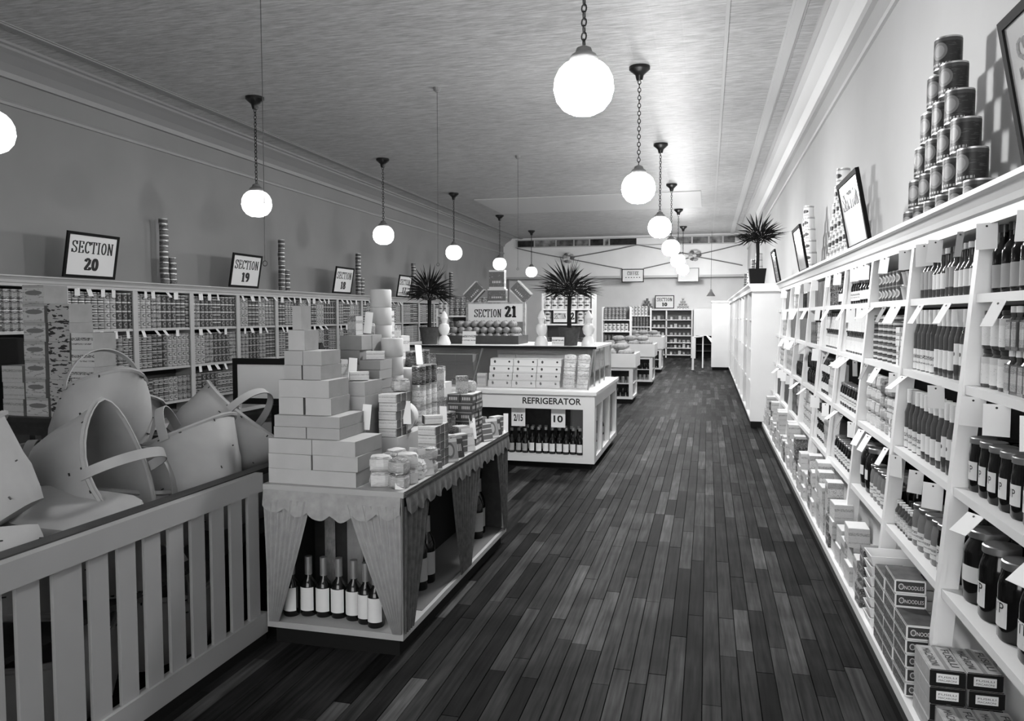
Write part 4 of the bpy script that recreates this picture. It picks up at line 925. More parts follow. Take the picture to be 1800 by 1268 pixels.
for a in range(3):
    for i in range(2): K['tin_dark'].put((-1.77, 4.45 + a * .095, TZ + .36 + i * .116), PI / 2 - .6, 'dark tin on the upper riser step, %s along, %s up' % (nth(a + 1), nth(i + 1)), 'tins on the display table')
gl = MB().lathe([(.001, 0), (.03, 0), (.034, .02), (.02, .05), (.03, .1), (.038, .11), (.034, .11), (.025, .095), (.001, .06)], 16)
K['goblet'] = P_('glass_goblet', 'goblet', gl, mat('cut_glass', .3, .08, metal=.6), [], .08, .08, .11)
for i, (x, y, z) in enumerate(((-1.64, 4.6, TZ + .17), (-1.63, 4.72, TZ + .17), (-1.64, 4.84, TZ + .17), (-1.63, 4.96, TZ + .17), (-1.41, 4.76, TZ), (-1.41, 4.86, TZ), (-1.42, 4.96, TZ), (-1.75, 4.86, TZ + .36))):
    K['goblet'].put((x, y, z), 0, 'cut glass goblet %s' % ('on the riser step, %s along' % nth(i + 1) if i < 4 else 'on the table edge, %s along' % nth(i - 3) if i < 7 else 'highest on the riser'), 'cut glass goblets on the display table')
for i, (kd, x, y, z, n, w_) in enumerate((('box_mark', -1.93, 4.44, TZ + .54, 3, 'top step'), ('box_grey', -1.92, 4.53, TZ + .54, 2, 'top step'), ('box_pale', -1.93, 4.65, TZ + .54, 1, 'top step'), ('box_dark', -1.77, 4.76, TZ + .36, 2, 'upper step'), ('box_grey', -1.77, 4.95, TZ + .36, 1, 'upper step'),
        ('box_grey', -1.62, 4.49, TZ + .17, 3, 'lower step'), ('box_mark', -1.5, 4.2, TZ, 2, 'table edge, inner'), ('box_dark', -1.5, 4.29, TZ, 2, 'table edge, inner'), ('tin_dark', -1.51, 4.39, TZ, 2, 'table edge, inner'), ('box_mark', -1.5, 4.75, TZ, 1, 'table edge, inner'), ('box_grey', -1.5, 4.83, TZ, 1, 'table edge, inner'), ('box_mark', -1.5, 4.91, TZ, 1, 'table edge, inner'), ('tin_pale', -1.5, 5.03, TZ, 1, 'table edge, inner'), ('bag_grey', -1.38, 3.68, TZ, 2, 'table edge, outer'), ('bag_pale', -1.5, 3.55, TZ, 2, 'table edge, inner'))):
    for j in range(n): K[kd].put((x, y, z + j * K[kd].h), PI / 2 - .35, '%s on %s, %s cluster of pile, %s up' % (DESC[kd], w_.split(',')[0], nth(i + 1), nth(j + 1)), 'mixed goods of the table pile')
carton('lean_pic', 'leaning_packet', .1, .028, .13, pic, CT, CT); carton('lean_str', 'leaning_packet', .085, .028, .115, bri, CT3, CT3); carton('lean_let', 'leaning_packet', .075, .028, .12, lt, CT3, CT3); carton('lean_pale', 'leaning_packet', .09, .028, .14, pK, CT, CT)
for i, (kd, y) in enumerate((('lean_pale', 3.62), ('lean_str', 3.74), ('lean_pic', 3.99), ('lean_let', 4.13), ('lean_pale', 4.33), ('lean_str', 4.73), ('lean_pic', 4.85), ('lean_let', 4.98))):
    K[kd].put((-1.368, y, TZ), (-.22, 0, PI / 2 - R.uniform(.35, .7)), '%s packet leaning along the aisle edge of the table, %s from front' % ({'lean_pale': 'pale', 'lean_str': 'striped', 'lean_pic': 'pictured', 'lean_let': 'dark lettered'}[kd], nth(i + 1)), 'packets leaning along the table edge')
for i, (x, y, z, rz) in enumerate(((-1.77, 3.7, 1.262, .5), (-1.9, 3.74, 1.262, -.3), (-1.62, 3.9, 1.19, .7), (-1.77, 3.91, 1.36, .4), (-1.91, 3.95, 1.492, -.4), (-1.9, 4.08, 1.492, .5), (-1.43, 3.88, 1.02, .6), (-1.47, 4.52, 1.122, .5), (-1.46, 4.62, 1.122, -.2))):
    K[('soap', 'box_grey', 'bag_grey')[i % 3]].put((x, y, z), rz, 'loose %s laid on top of the pile, %s from front' % (('wrapped bar', 'grey carton', 'grey packet')[i % 3], nth(i + 1)), 'loose goods on top of the pile')
# cards stuck in among the goods
tc_ = Proto('price_card', 'card', MB().box(-.022, .022, -.001, .001, 0, .13).mesh('price_card', CARD), [], .05, .002, .13)
for i, (x, y, z, t, rz) in enumerate(((-1.9, 3.66, 1.262, -.3, .3), (-1.82, 3.72, 1.265, -.6, .5), (-1.74, 3.6, 1.03, -.45, .4), (-1.68, 3.575, 1.02, .0, .4), (-1.55, 3.82, 1.02, -.4, .7), (-1.5, 3.72, .8, .4, .6), (-1.38, 3.3, .79, -.35, .5), (-1.49, 4.0, .8, -.3, .7), (-1.47, 4.18, .95, -.35, .7), (-1.6, 4.52, 1.15, -.3, .8), (-1.7, 4.4, 1.3, -.4, .8), (-1.37, 4.44, .85, -.3, .9), (-1.36, 5.1, .79, -.5, 1.0), (-1.35, 5.13, .79, -.1, 1.0), (-1.95, 4.2, 1.5, -.4, .4), (-1.87, 4.02, 1.5, -.4, .4))):
    tc_.put((x, y, z), (t, .1, rz), 'tall blank price card stuck in the table pile, %s from the near corner' % nth(i + 1), 'price cards in the table pile')

# ------------------------------------------------------------------ behind the bin: carton tower, framed placard
def simple_table(name, x0, x1, y0, y1, z, label, m=WHITE):
    r = empty(name, ((x0 + x1) / 2, (y0 + y1) / 2, 0), 0, label, 'table'); hx, hy = (x1 - x0) / 2, (y1 - y0) / 2
    MB().box(-hx, hx, -hy, hy, z - .04, z).obj('table_top', m, r)
    for sx in (-1, 1):
        for sy in (-1, 1): MB().box(sx * (hx - .06) - .03, sx * (hx - .06) + .03, sy * (hy - .06) - .03, sy * (hy - .06) + .03, 0, z - .04).obj('leg', m, r)
    MB().box(-hx + .03, hx - .03, -hy + .03, -hy + .05, z - .14, z - .04).obj('apron', m, r)
    return r
simple_table('goods_table', -5.75, -4.2, 4.75, 5.5, .82, 'table behind the basket bin carrying the carton tower', DARKWOOD)
fish = printed('fish_label', [(0, .5), (.12, .6), (.85, .45)], oval=(.52, .58, .4, .13, .2, None), blot=(.3, .62), blots=5); fish2 = printed('fish_label_dark', [(0, .5)], blot=(.03, .57), blots=3)
for c_, (x, n, m_) in enumerate(((-5.02, 7, fish), (-4.79, 6, fish2), (-4.58, 5, pA), (-5.24, 3, pK))):
    stk(x - .1, x + .1, 4.82, 5.05, .82, .145 if c_ < 2 else .13, n, 1, 1, [m_, CT3, CT3], '%s carton in the tower behind the baskets' % ('fish-marked', 'dark-marked', 'black-spotted', 'mottled')[c_], 'cartons of the tower behind the baskets')
plaid = printed('plaid_box', [(0, .02), (.3, .3), (.36, .02), (.65, .35), (.7, .02)], bars=(0, 1, 0, 1, 2, .06))
stk(-5.7, -5.4, 4.82, 5.1, .82, .2, 3, 1, 1, [plaid, BLACK, BLACK], 'dark plaid box at the left picture edge', 'plaid boxes at the left')
simple_table('goods_table', -3.6, -2.25, 4.35, 5.1, .8, 'table behind the heap carrying the framed placard', DARKWOOD)
pl = empty('framed_placard', (-2.78, 4.62, .8), .05, 'blank white placard in thick black frame beside the white cartons', 'placard')
MB().box(-.32, .32, -.008, .008, .24, .47).obj('board', CARD, pl)
for a in ((-.35, .35, -.02, .02, .2, .24), (-.35, .35, -.02, .02, .47, .51), (-.35, -.32, -.02, .02, .24, .47), (.32, .35, -.02, .02, .24, .47)): MB().box(*a).obj('frame_bar', BLACK, pl)
MB().box(-.05, .12, -.05, .05, 0, .2).obj('stand', BLACK, pl)
MB().extrude_x([(-.06, .51), (.06, .51), (.05, .56), (.0, .62), (-.04, .6)], .08, .3).obj('top_housing', BLACK, pl)
K['box_pale'].put((-3.3, 4.5, .8), .2, 'pale carton left of the framed placard'); K['box_tall'].put((-3.15, 4.6, .8), -.1, 'striped carton just left of the framed placard'); K['bag_grey'].put((-3.42, 4.6, .8), -.1, 'grey packet at the end of the placard table')

# ------------------------------------------------------------------ refrigerator case
FX0, FX1, FY0, FY1 = -3.75, -1.11, 7.8, 9.8
fr = empty('refrigerator_case', ((FX0 + FX1) / 2, 8.8, 0), 0, 'white refrigerator counter with glass case and bottles beneath', 'refrigerator')
FRW = mat('refrigerator_enamel', .76, .4, noise=.03, scale=3)
def fp(name, b, m=FRW, smooth=False, par=None):
    o = b.obj(name, m, par or fr, smooth)
    if not par: o.location = (-(FX0 + FX1) / 2, -8.8, 0)
    return o
fp('plinth', MB().box(FX0 + .05, FX1 - .05, FY0 + .05, FY1 - .05, 0, .07), BLACK); fp('base', MB().box(FX0, FX1, FY0, FY1, .07, .13))
fp('counter', MB().box(FX0 - .02, FX1 + .02, FY0 - .02, FY1 + .02, .78, .815)); fas = fp('fascia', MB().box(FX0, FX1, FY0, FY0 + .04, .63, .78)); fp('fascia', MB().box(FX1 - .04, FX1, FY0 + .04, FY1, .66, .78))
link('lettering', text_mesh('REFRIGERATOR', .62, .068, .022), fas, (-1.56, FY0 - .0015, .712))
for x in (FX0 + .06, FX1 - .06): fp('corner_post', MB().box(x - .06, x + .06, FY0, FY0 + .1, .13, .63))
for y in (FY0 + .6, FY0 + 1.25, FY1 - .04): fp('side_post', MB().box(FX1 - .05, FX1, y - .04, y + .04, .13, .66))
fp('side_post', MB().box(FX1 - .05, FX1, FY0 + .1, FY0 + .14, .13, .66))
fp('back_panel', MB().box(FX0, FX1, FY1 - .03, FY1, .13, .78)); fp('inner_wall', MB().box(FX0, FX1 - .35, FY0 + .55, FY0 + .58, .13, .78), DARKWOOD); fp('inner_wall', MB().box(FX1 - .36, FX1 - .33, FY0 + .58, FY1 - .03, .13, .78), mat('grey_inside', .25, .7))
UX1 = FX1 - .07
fp('case_top', MB().box(FX0 + .05, UX1 + .01, FY0 + .5, FY1 - .05, 1.235, 1.26)); fp('top_edge', MB().box(FX0 + .05, UX1 + .015, FY0 + .485, FY0 + .5, 1.235, 1.262), BLACK)
fp('case_back', MB().box(FX0 + .05, UX1, FY1 - .08, FY1 - .05, .815, 1.235)); fp('case_floor', MB().box(FX0 + .05, UX1, FY0 + .06, FY1 - .08, .815, .83))
MET = mat('case_frame', .3, .35, metal=.7)
fp('front_glass', MB().extrude_x([(FY0 + .07, .83), (FY0 + .08, .83), (FY0 + .5, 1.235), (FY0 + .49, 1.235)], FX0 + .06, UX1 - .01), PANE)
fp('side_glass', MB().extrude_y([(UX1 - .01, .83), (UX1, .83), (UX1, 1.235), (UX1 - .01, 1.235)], FY0 + .5, FY1 - .09), PANE)
for x in (FX0 + .06, -2.45, UX1 - .012):
    fp('glazing_bar', MB().extrude_x([(FY0 + .06, .83), (FY0 + .08, .83), (FY0 + .5, 1.235), (FY0 + .48, 1.235)], x - .008, x + .008), MET)
for y in (FY0 + .5, FY0 + .9, FY0 + 1.3, FY1 - .1): fp('glazing_bar', MB().box(UX1 - .012, UX1 + .004, y - .01, y + .01, .83, 1.235), MET)
fp('side_curtain', MB().box(UX1 - .03, UX1 - .02, FY0 + .55, FY1 - .12, .98, 1.23), mat('case_blind', .38, .8, noise=.3, scale=20, stretch=(1, 12, 1)))
# goods inside the glass case
knob = printed('butter_front', [(0, .72), (.9, .5)], oval=(.2, .55, .045, .22, .06, None))
carton('butter', 'butter_box', .26, .16, .075, knob, CT, CARD)
K['butter'].parts = [('round_mark', MB().lathe([(.011, 0), (.011, .0015)], 10).mesh('round_mark', INK))]
K['butter'].parts[0][1].transform(Matrix.Translation((.085, -.0805, .042)) @ Matrix.Rotation(PI / 2, 4, 'X'))
for a in range(3):
    for i in range(4): K['butter'].put((-2.17 + a * .265 - .0, FY0 + .27 + .0 + i * .03, .831 + i * .0755), 0, 'white box with dark dots in the glass case, %s from left, %s up' % (nth(a + 1), nth(i + 1)), 'white boxes in the glass case')
for a in range(2):
    for i in range(4): K['pasta_bag'].put((-1.42 + a * .15, FY0 + .2 + i * .03 + .05, .831 + i * .085), 0, 'soft pale packet in the glass case, %s column, %s up' % (nth(a + 1), nth(i + 1)), 'packets in the glass case')
stk(-3.35, -2.5, FY0 + .3, FY0 + .5, .831, .085, 4, 1, 4, [mat('crate_dark', .1, .6), CT3, CT3], 'dark crate at left in the glass case', 'dark crates in the glass case', 'crate')
K['box_pale'].put((-2.38, FY0 + .24, .831), 0, 'pale carton between crates and white boxes')
stk(-2.3, -1.3, FY0 + .62, FY0 + .9, .831, .11, 3, 1, 5, [CT, CARD, CT], 'pale carton at the back of the glass case', 'cartons at the back of the glass case')
# bottles beneath
for i in range(19):
    x = -2.62 + i * .074; pale = i > 11
    K['beer_pale' if i > 10 else 'beer'].put((x, FY0 + .17 + .015 * (i % 2), .13), R.uniform(-.2, .2), 'dark bottle in the front row under REFRIGERATOR, %s from left' % nth(i + 1), 'bottles beneath the refrigerator counter')
for i in range(10):
    K['beer_pale'].put((-1.96 + i * .07, FY0 + .3 + .01 * (i % 2), .13), R.uniform(-.2, .2), 'dark bottle in the rear row under REFRIGERATOR, %s from left' % nth(i + 1), 'bottles beneath the refrigerator counter')
for i in range(9):
    K['beer'].put((FX1 - .15, FY0 + .72 + i * .115, .13), PI / 2, 'dark bottle in the refrigerator side window, %s along' % nth(i + 1), 'bottles in the refrigerator side')
for x, t, lab in ((-1.93, '2/15', 'left hanging price placard under the refrigerator counter, reading 2/15'), (-1.5, '10', 'right hanging price placard under the refrigerator counter, reading 10')):
    r = link('price_placard', MB().box(-.075, .075, -.002, .002, -.2, 0).mesh('price_placard', CARD), None, (x, FY0 + .06, .63), None, label=lab, category='card')
    link('lettering', text_mesh(t, .1, .075, .03), r, (0, -.003, -.11))

# ------------------------------------------------------------------ palms
def palm(loc, pot_h, pot_r, trunk, size, label, seed, pot='round'):
    r_ = random.Random(seed); r = empty('potted_palm', loc, r_.uniform(0, 6) if pot == 'round' else 0, label, 'plant')
    if pot == 'round': MB().lathe([(.001, 0), (pot_r * .72, 0), (pot_r * .8, pot_h * .3), (pot_r, pot_h), (pot_r * 1.05, pot_h * 1.02), (pot_r * .9, pot_h * 1.02), (pot_r * .85, pot_h * .9), (.001, pot_h * .9)], 18).obj('pot', CLAY, r, True)
    else:
        b = MB(); a, c = pot_r * .8, pot_r
        b.v = [(-a, -a, 0), (a, -a, 0), (a, a, 0), (-a, a, 0), (-c, -c, pot_h), (c, -c, pot_h), (c, c, pot_h), (-c, c, pot_h)]; b.f = [(3, 2, 1, 0), (0, 1, 5, 4), (1, 2, 6, 5), (2, 3, 7, 6), (3, 0, 4, 7), (4, 5, 6, 7)]; b.m = [0] * 6; b.uv = [((0, 0),) * 4] * 6
        b.obj('pot', BLACK, r)
    MB().tube([(0, 0, pot_h * .8), (.006, 0, pot_h + trunk * .5), (0, .004, pot_h + trunk)], [size * .055, size * .045, size * .05], 8).obj('trunk', LEAF, r)
    zc = pot_h + trunk
    n_f = 7
    for f in range(n_f):
        az = 2 * PI * f / n_f + r_.uniform(-.25, .25); el = (15, 60, 40, 80, 20, 65, 45)[f]; el = math.radians(el + r_.uniform(-8, 8))
        d = Vector((math.cos(az) * math.cos(el), math.sin(az) * math.cos(el), math.sin(el)))
        side = d.cross(Vector((0, 0, 1))); side.normalize(); up = side.cross(d)
        base = Vector((0, 0, zc)); hub = base + d * size * .22
        b = MB(); b.tube([tuple(base), tuple(hub)], size * .014, 5)
        nb = 17
        for i in range(nb):
            a = math.radians(-105 + 210 * i / (nb - 1) + r_.uniform(-4, 4)); L = size * (.8 - .18 * abs(a) / 1.8) * r_.uniform(.88, 1.08)
            q = (d * math.cos(a) + side * math.sin(a)).normalized(); wv = (side * math.cos(a) - d * math.sin(a)).normalized(); wd = size * .026
            p1 = hub + q * L * .5 + up * size * .02; p2 = hub + q * L - Vector((0, 0, size * r_.uniform(.02, .12)))
            rid = up * wd * .5
            b.quad([hub, p1 - wv * wd, p2, p1 + rid]); b.quad([hub, p1 + rid, p2, p1 + wv * wd])
        b.obj('frond', LEAF, r)
    return r
palm((-3.2, 8.6, 1.26), .2, .12, .32, .47, 'potted fan palm on the refrigerator case, behind the pile', 2)
palm((-1.52, 8.62, 1.26), .2, .125, .34, .52, 'potted fan palm on the refrigerator case in dark pot, centre', 5)

# ------------------------------------------------------------------ on the refrigerator case
mg = mat('milk_glass', .75, .25)
ap = MB().lathe([(.001, 0), (.075, 0), (.08, .02), (.055, .09), (.03, .11), (.055, .14), (.07, .19), (.055, .235), (.03, .25), (.035, .28), (.05, .31), (.035, .35), (.018, .38), (.001, .4)], 18)
K['jar_stand'] = P_('glass_jar_stand', 'jar', ap, mg, [], .16, .16, .4)
K['jar_stand'].put((-1.83, 8.55, 1.26), 0, 'tall white glass jar stand left of the centre palm'); K['jar_stand'].put((-1.3, 8.6, 1.26), 0, 'tall white glass jar stand right of the centre palm')
K['jar_stand'].put((-2.98, 8.5, 1.26), 0, 'white glass jar stand in front of the left palm')
def leancard(x, y, z, w_, h_, label, m=pA):
    link('display_card', MB().box(-w_ / 2, w_ / 2, -.003, .003, 0, h_).mesh('display_card', m), None, (x, y, z), (-.15, 0, 0), label=label, category='card')
leancard(-1.62, 8.45, 1.26, .14, .1, 'small printed card beside the centre palm pot'); leancard(-2.68, 8.5, 1.26, .16, .16, 'small printed card in front of the fruit heap')
trough = empty('fruit_trough', (-2.62, 9.0, 1.26), 0, 'dark trough holding heaped round fruit on the refrigerator case', 'trough')
MB().box(-.44, .44, -.2, -.18, 0, .1).obj('front_board', DARKWOOD, trough); MB().box(-.44, .44, .28, .3, 0, .1).obj('back_board', DARKWOOD, trough)
MB().box(-.46, -.44, -.2, .3, 0, .1).obj('end_board', DARKWOOD, trough); MB().box(.44, .46, -.2, .3, 0, .1).obj('end_board', DARKWOOD, trough); MB().box(-.44, .44, -.18, .28, 0, .045).obj('bed', DARKWOOD, trough)
fruit = MB().lathe([(.001, 0), (.02, .003), (.038, .016), (.045, .04), (.04, .064), (.022, .08), (.004, .084), (.001, .082)], 12)
K['fruit'] = P_('round_fruit', 'fruit', fruit, mat('fruit_skin', .2, .6, noise=.25, scale=30), [('stem', MB().lathe([(.004, .082), (.003, .09)], 5), INK)], .092, .092, .084)
for lay_, (nx, ny) in enumerate(((9, 4), (9, 3), (8, 2))):
    for a in range(nx):
        for c in range(ny):
            K['fruit'].put((-2.62 + (a - (nx - 1) / 2) * .094, 9.0 - .13 + .05 * lay_ + c * .098 + (.0 if lay_ < 2 else .02), 1.305 + lay_ * .074), R.uniform(0, 6), 'round fruit in the heap, %s layer, %s row, %s from left' % (nth(lay_ + 1), nth(c + 1), nth(a + 1)), 'round fruit heaped in the trough', lay_ == 2)
s21 = empty('section_sign', (-2.62, 9.45, 1.26), 0, 'wide white sign reading SECTION 21 above the fruit heap', 'sign')
MB().box(-.36, .36, -.01, .01, .26, .49).obj('board', CARD, s21); MB().box(-.36, .36, .01, .2, 0, .49).obj('back_box', CT3, s21)
for a in ((-.39, .39, -.015, .012, .49, .51), (-.39, -.36, -.015, .012, 0, .49), (.36, .39, -.015, .012, 0, .49)): MB().box(*a).obj('frame_bar', mat('sign_edge', .35, .6, noise=.5, scale=20), s21)
bd = s21.children[0]; link('lettering', serif_mesh('SECTION', .36, .1), bd, (-.1, -.0112, .37)); link('lettering', serif_mesh('21', .15, .14, .26, .12), bd, (.2, -.0112, .39))
cg = printed('carton_lettered', [(0, .6), (.1, .12), (.9, .6)], bars=(.3, .42, .2, .8, 9, .6), blot=(.5, .68)); 
carton('top_carton', 'lettered_carton', .24, .1, .17, cg, cg, cg)
K['top_carton'].put((-2.62, 9.55, 1.771), 0, 'lettered carton lying flat on SECTION 21 sign'); K['top_carton'].put((-2.62, 9.55, 2.065), (0, PI / 2, 0), 'lettered carton standing on end, highest over SECTION 21') if 0 else None
b = MB(); b.box(-.1, .1, -.05, .05, 0, .24); o = b.obj('lettered_carton', cg, None, label='lettered carton standing on end, highest over SECTION 21', category='box', group='lettered cartons over SECTION 21'); o.location = (-2.62, 9.55, 1.942)
for s_, n in ((-1, 'left'), (1, 'right')):
    K['top_carton'].put((-2.62 + s_ * .25, 9.55, 1.84), (0, s_ * D(45), 0), 'lettered carton tilted on its %s corner over SECTION 21' % n, 'lettered cartons over SECTION 21')

# ------------------------------------------------------------------ farther counters with bins of produce
loaf = MB()
for j, (f, x) in enumerate(((.02, -1), (.6, -.9), (.95, -.55), (1, 0), (.95, .55), (.6, .9), (.02, 1))):
    for i in range(10):
        a = 2 * PI * i / 10; loaf.v.append((x * .13, math.cos(a) * .07 * f, .06 + math.sin(a) * .06 * f))
for j in range(6):
    for i in range(10): i2 = (i + 1) % 10; loaf.f.append((j * 10 + i, j * 10 + i2, j * 10 + 10 + i2, j * 10 + 10 + i)); loaf.m.append(0); loaf.uv.append(((0, 0),) * 4)
K['sack'] = P_('small_sack', 'sack', loaf, mat('sack_cloth', .3, .9, noise=.5, scale=14), [], .26, .14, .12)
def counter(x1, y0, depth, zt, nm, far):
    x0 = -2.9; r = empty('bin_counter', ((x0 + x1) / 2, y0 + depth / 2, 0), 0, '%s white counter with a bin top beyond the refrigerator' % nm, 'counter'); hx, hy = (x1 - x0) / 2, depth / 2
    MB().box(-hx + .03, hx - .03, -hy + .03, hy, 0, .08).obj('plinth', BLACK, r); MB().box(-hx, hx, -hy, hy, .08, .12).obj('base', WHITE, r)
    MB().box(-hx, hx, -hy, hy, .6, .66).obj('counter_top', WHITE, r)
    for sx in (-1, 1):
        for sy in (-1, 1): MB().box(sx * (hx - .035) - .035, sx * (hx - .035) + .035, sy * (hy - .035) - .035, sy * (hy - .035) + .035, .12, .6).obj('post', WHITE, r)
    MB().box(-hx + .05, hx - .05, hy - .06, hy - .04, .12, .6).obj('back_panel', DARKWOOD, r)
    MB().box(-hx, hx, -hy + .05, hy - .1, .35, .365).obj('middle_shelf', WHITE, r)
    for a in ((-hx, hx + .05, -hy - .05, -hy - .02), (-hx, hx + .05, hy, hy + .03), (-hx - .03, -hx, -hy - .05, hy + .03), (hx + .02, hx + .05, -hy - .02, hy)): MB().box(*a, .66, zt).obj('bin_board', WHITE, r)
    MB().box(-hx, hx + .02, -hy - .02, hy, .66, zt - .05).obj('bin_bed', DARKWOOD, r)
    for lv, z in enumerate((.12, .365)):
        for i in range(9):
            kd = ('jar_mark', 'tin_dark', 'jar_med')[(i // 3 + lv + far) % 3]
            K[kd].put((x1 - .09 - i * .1, y0 + .14, z), 0, 'small %s in the %s counter front, %s shelf, %s from right' % (K[kd].name.replace('_', ' '), nm, ('lower', 'upper')[lv], nth(i + 1)), 'goods in the counter fronts', False)
    for lay_ in range(2):
        for i in range(4 - lay_):
            for c in range(4 if far < 1 else 3): K['sack'].put((x1 - .16 - i * .28 - .1 * lay_, y0 + .12 + c * .17 + .06 * lay_, zt - .05 + lay_ * .11), R.uniform(-.3, .3), 'small lumpy sack in the %s counter bin, %s layer, %s row, %s from right' % (nm, ('lower', 'upper')[lay_], nth(c + 1), nth(i + 1)), 'small sacks in the counter bins')
counter(-1.3, 14.0, .9, .91, 'first', 0); counter(-1.21, 17.8, .9, .95, 'second', 1); counter(-1.25, 22.0, .9, 1.0, 'third', 2)

def island(x0, x1, y, zs, ztop, label, nm, kinds, depth=.34):
    r = empty('island_shelf', ((x0 + x1) / 2, y + depth / 2, 0), 0, label, 'shelving'); hx, hy = (x1 - x0) / 2, depth / 2
    for s_ in (-1, 1): MB().box(s_ * hx - .015, s_ * hx + .015, -hy, hy, 0, ztop).obj('side_panel', WHITE, r)
    MB().box(-hx + .015, hx - .015, hy - .02, hy, .05, ztop).obj('back_panel', mat('island_back', .12, .7), r)
    for z in zs: MB().box(-hx + .015, hx - .015, -hy, hy - .02, z - .025, z).obj('shelf_board', WHITE, r)
    MB().box(-hx, hx, -hy + .02, hy, 0, .05).obj('plinth', BLACK, r)
    for j, z in enumerate(zs):
        kd = kinds[j % len(kinds)]; p = K[kd]; n = int((x1 - x0 - .04) / (p.w + .003)); up = zs[j + 1] - .03 if j + 1 < len(zs) else z + .32; st = max(1, int((up - z) / p.h + .02)); st = min(st, 3)
        for i in range(n):
            for s_ in range(st): p.put((x0 + .022 + p.w / 2 + i * (p.w + .003), y + .03 + p.d / 2, z + s_ * p.h), R.uniform(-.1, .1), '%s on %s, %s level, %s from left%s' % (p.name.replace('_', ' '), nm, nth(j + 1), nth(i + 1), tier(s_, st)), 'goods on the %s' % nm, False)
    return r
can('isl_mark', 'marked_tin', .1, .05, pH, 12, parts=False); can('isl_dark', 'dark_tin', .1, .045, pF, 12, parts=False); can('isl_oval', 'oval_mark_tin', .1, .045, pG, 12, parts=False)
island(-2.55, -1.75, 12.0, (.95, 1.47, 1.71), 1.95, 'white island shelf of marked tins behind the centre palm', 'island shelf behind the palm', ('isl_dark', 'isl_mark', 'isl_mark'))
sg = framed_sign(-2.2, 12.013, 1.471, .4, .235, 0, 0, [('SECTION', -.07, .12, .19, .09, .01), ('2', .13, .12, .055, .11, .03)], 'small black-framed SECTION sign on the island shelf behind palm', fw=.025)
island(-2.6, -1.9, 19.6, (.9, 1.2, 1.5), 1.82, 'island shelf of tins beyond the second counter', 'island shelf beyond the second counter', ('isl_dark', 'isl_mark', 'isl_oval'))
island(-2.5, -1.75, 24.6, (.9, 1.25, 1.6), 1.85, 'island shelf of tins beyond the third counter', 'island shelf beyond the third counter', ('isl_oval', 'isl_dark', 'isl_mark'))
island(-4.3, -3.4, 12.4, (.95, 1.3, 1.6), 1.75, 'island shelf of tins far left of the centre palm', 'island shelf left of the palm', ('isl_oval', 'isl_dark', 'isl_oval'))
island(-5.6, -4.6, 15.5, (.95, 1.3, 1.6), 1.75, 'far island shelf in the middle of the left half', 'far middle island shelf', ('isl_dark', 'isl_oval', 'isl_mark'))

# ------------------------------------------------------------------ tall white cabinet beyond the right shelving
tcab = empty('tall_cabinet', (.97, 17.3, 0), 0, 'tall white open-front cabinet continuing the right wall', 'cabinet')
def tp(name, b, m=WHITE):
    o = b.obj(name, m, tcab); o.location = (-.97, -17.3, 0); return o
CY0, CY1, CX = 11.42, 23.2, .61
tp('end_panel', MB().box(CX, 1.36, CY0, CY0 + .04, .09, 1.95)); tp('kick_board', MB().box(CX + .01, 1.36, CY0 + .01, CY1, 0, .09), BLACK)
tp('cornice', MB().extrude_y([(1.36, 1.94), (CX - .02, 1.94), (CX - .03, 1.99), (CX - .06, 2.03), (CX - .06, 2.05), (1.36, 2.05)], CY0 - .05, CY1))
tp('back_panel', MB().box(.98, 1.0, CY0 + .04, CY1, .09, 1.94), mat('cabinet_back', .12, .8))
tp('bottom_shelf', MB().box(CX, .98, CY0 + .04, CY1, .09, .12))
nb_ = 10; bw = (CY1 - CY0 - .04) / nb_; TLEV = [.12, .62, 1.1, 1.55]
for i in range(nb_ + 1): tp('upright', MB().box(CX - .005, .98, CY0 + .04 + i * bw - (.0 if i == 0 else .035), CY0 + .04 + i * bw + (.035 if i < nb_ else 0), .12, 1.94))
for i in range(nb_):
    a, c = CY0 + .04 + i * bw + .06, CY0 + .04 + (i + 1) * bw - .06
    for z in TLEV[1:]: tp('shelf_board', MB().box(CX + .02, .98, a, c, z - .025, z))
rt = random.Random(17)
for i in range(nb_):
    for j, z in enumerate(TLEV):
        kd = rt.choice(('box_pale', 'box_tall', 'jar_med', 'tin_grey', 'box_mark', 'tin_pale', 'dark_label')); p = K[kd]; a = CY0 + .04 + i * bw + .08
        for q in range(int((bw - .18) / (p.w + .03))):
            p.put((CX + .05 + p.d / 2, a + p.w / 2 + q * (p.w + .03), z), -PI / 2, '%s in tall cabinet, %s column, %s shelf, %s in' % (DESC[kd], nth(i + 1), nth(j + 1), nth(q + 1)), 'goods in the tall cabinet', False)
palm((.68, 11.62, 2.05), .22, .12, .36, .5, 'potted fan palm in square black pot on the tall cabinet', 8, 'square')
for i, (y, n) in enumerate(((12.15, 5), (13.5, 5), (14.8, 4), (16.2, 4))):
    pyramid('isl_dark' if i % 2 else 'isl_mark', .75, y, .13, n, 2.05, 'tin of the %s small pyramid on tall cabinet' % ORD[i], 'small pyramids on the tall cabinet', -PI / 2, parts=False)
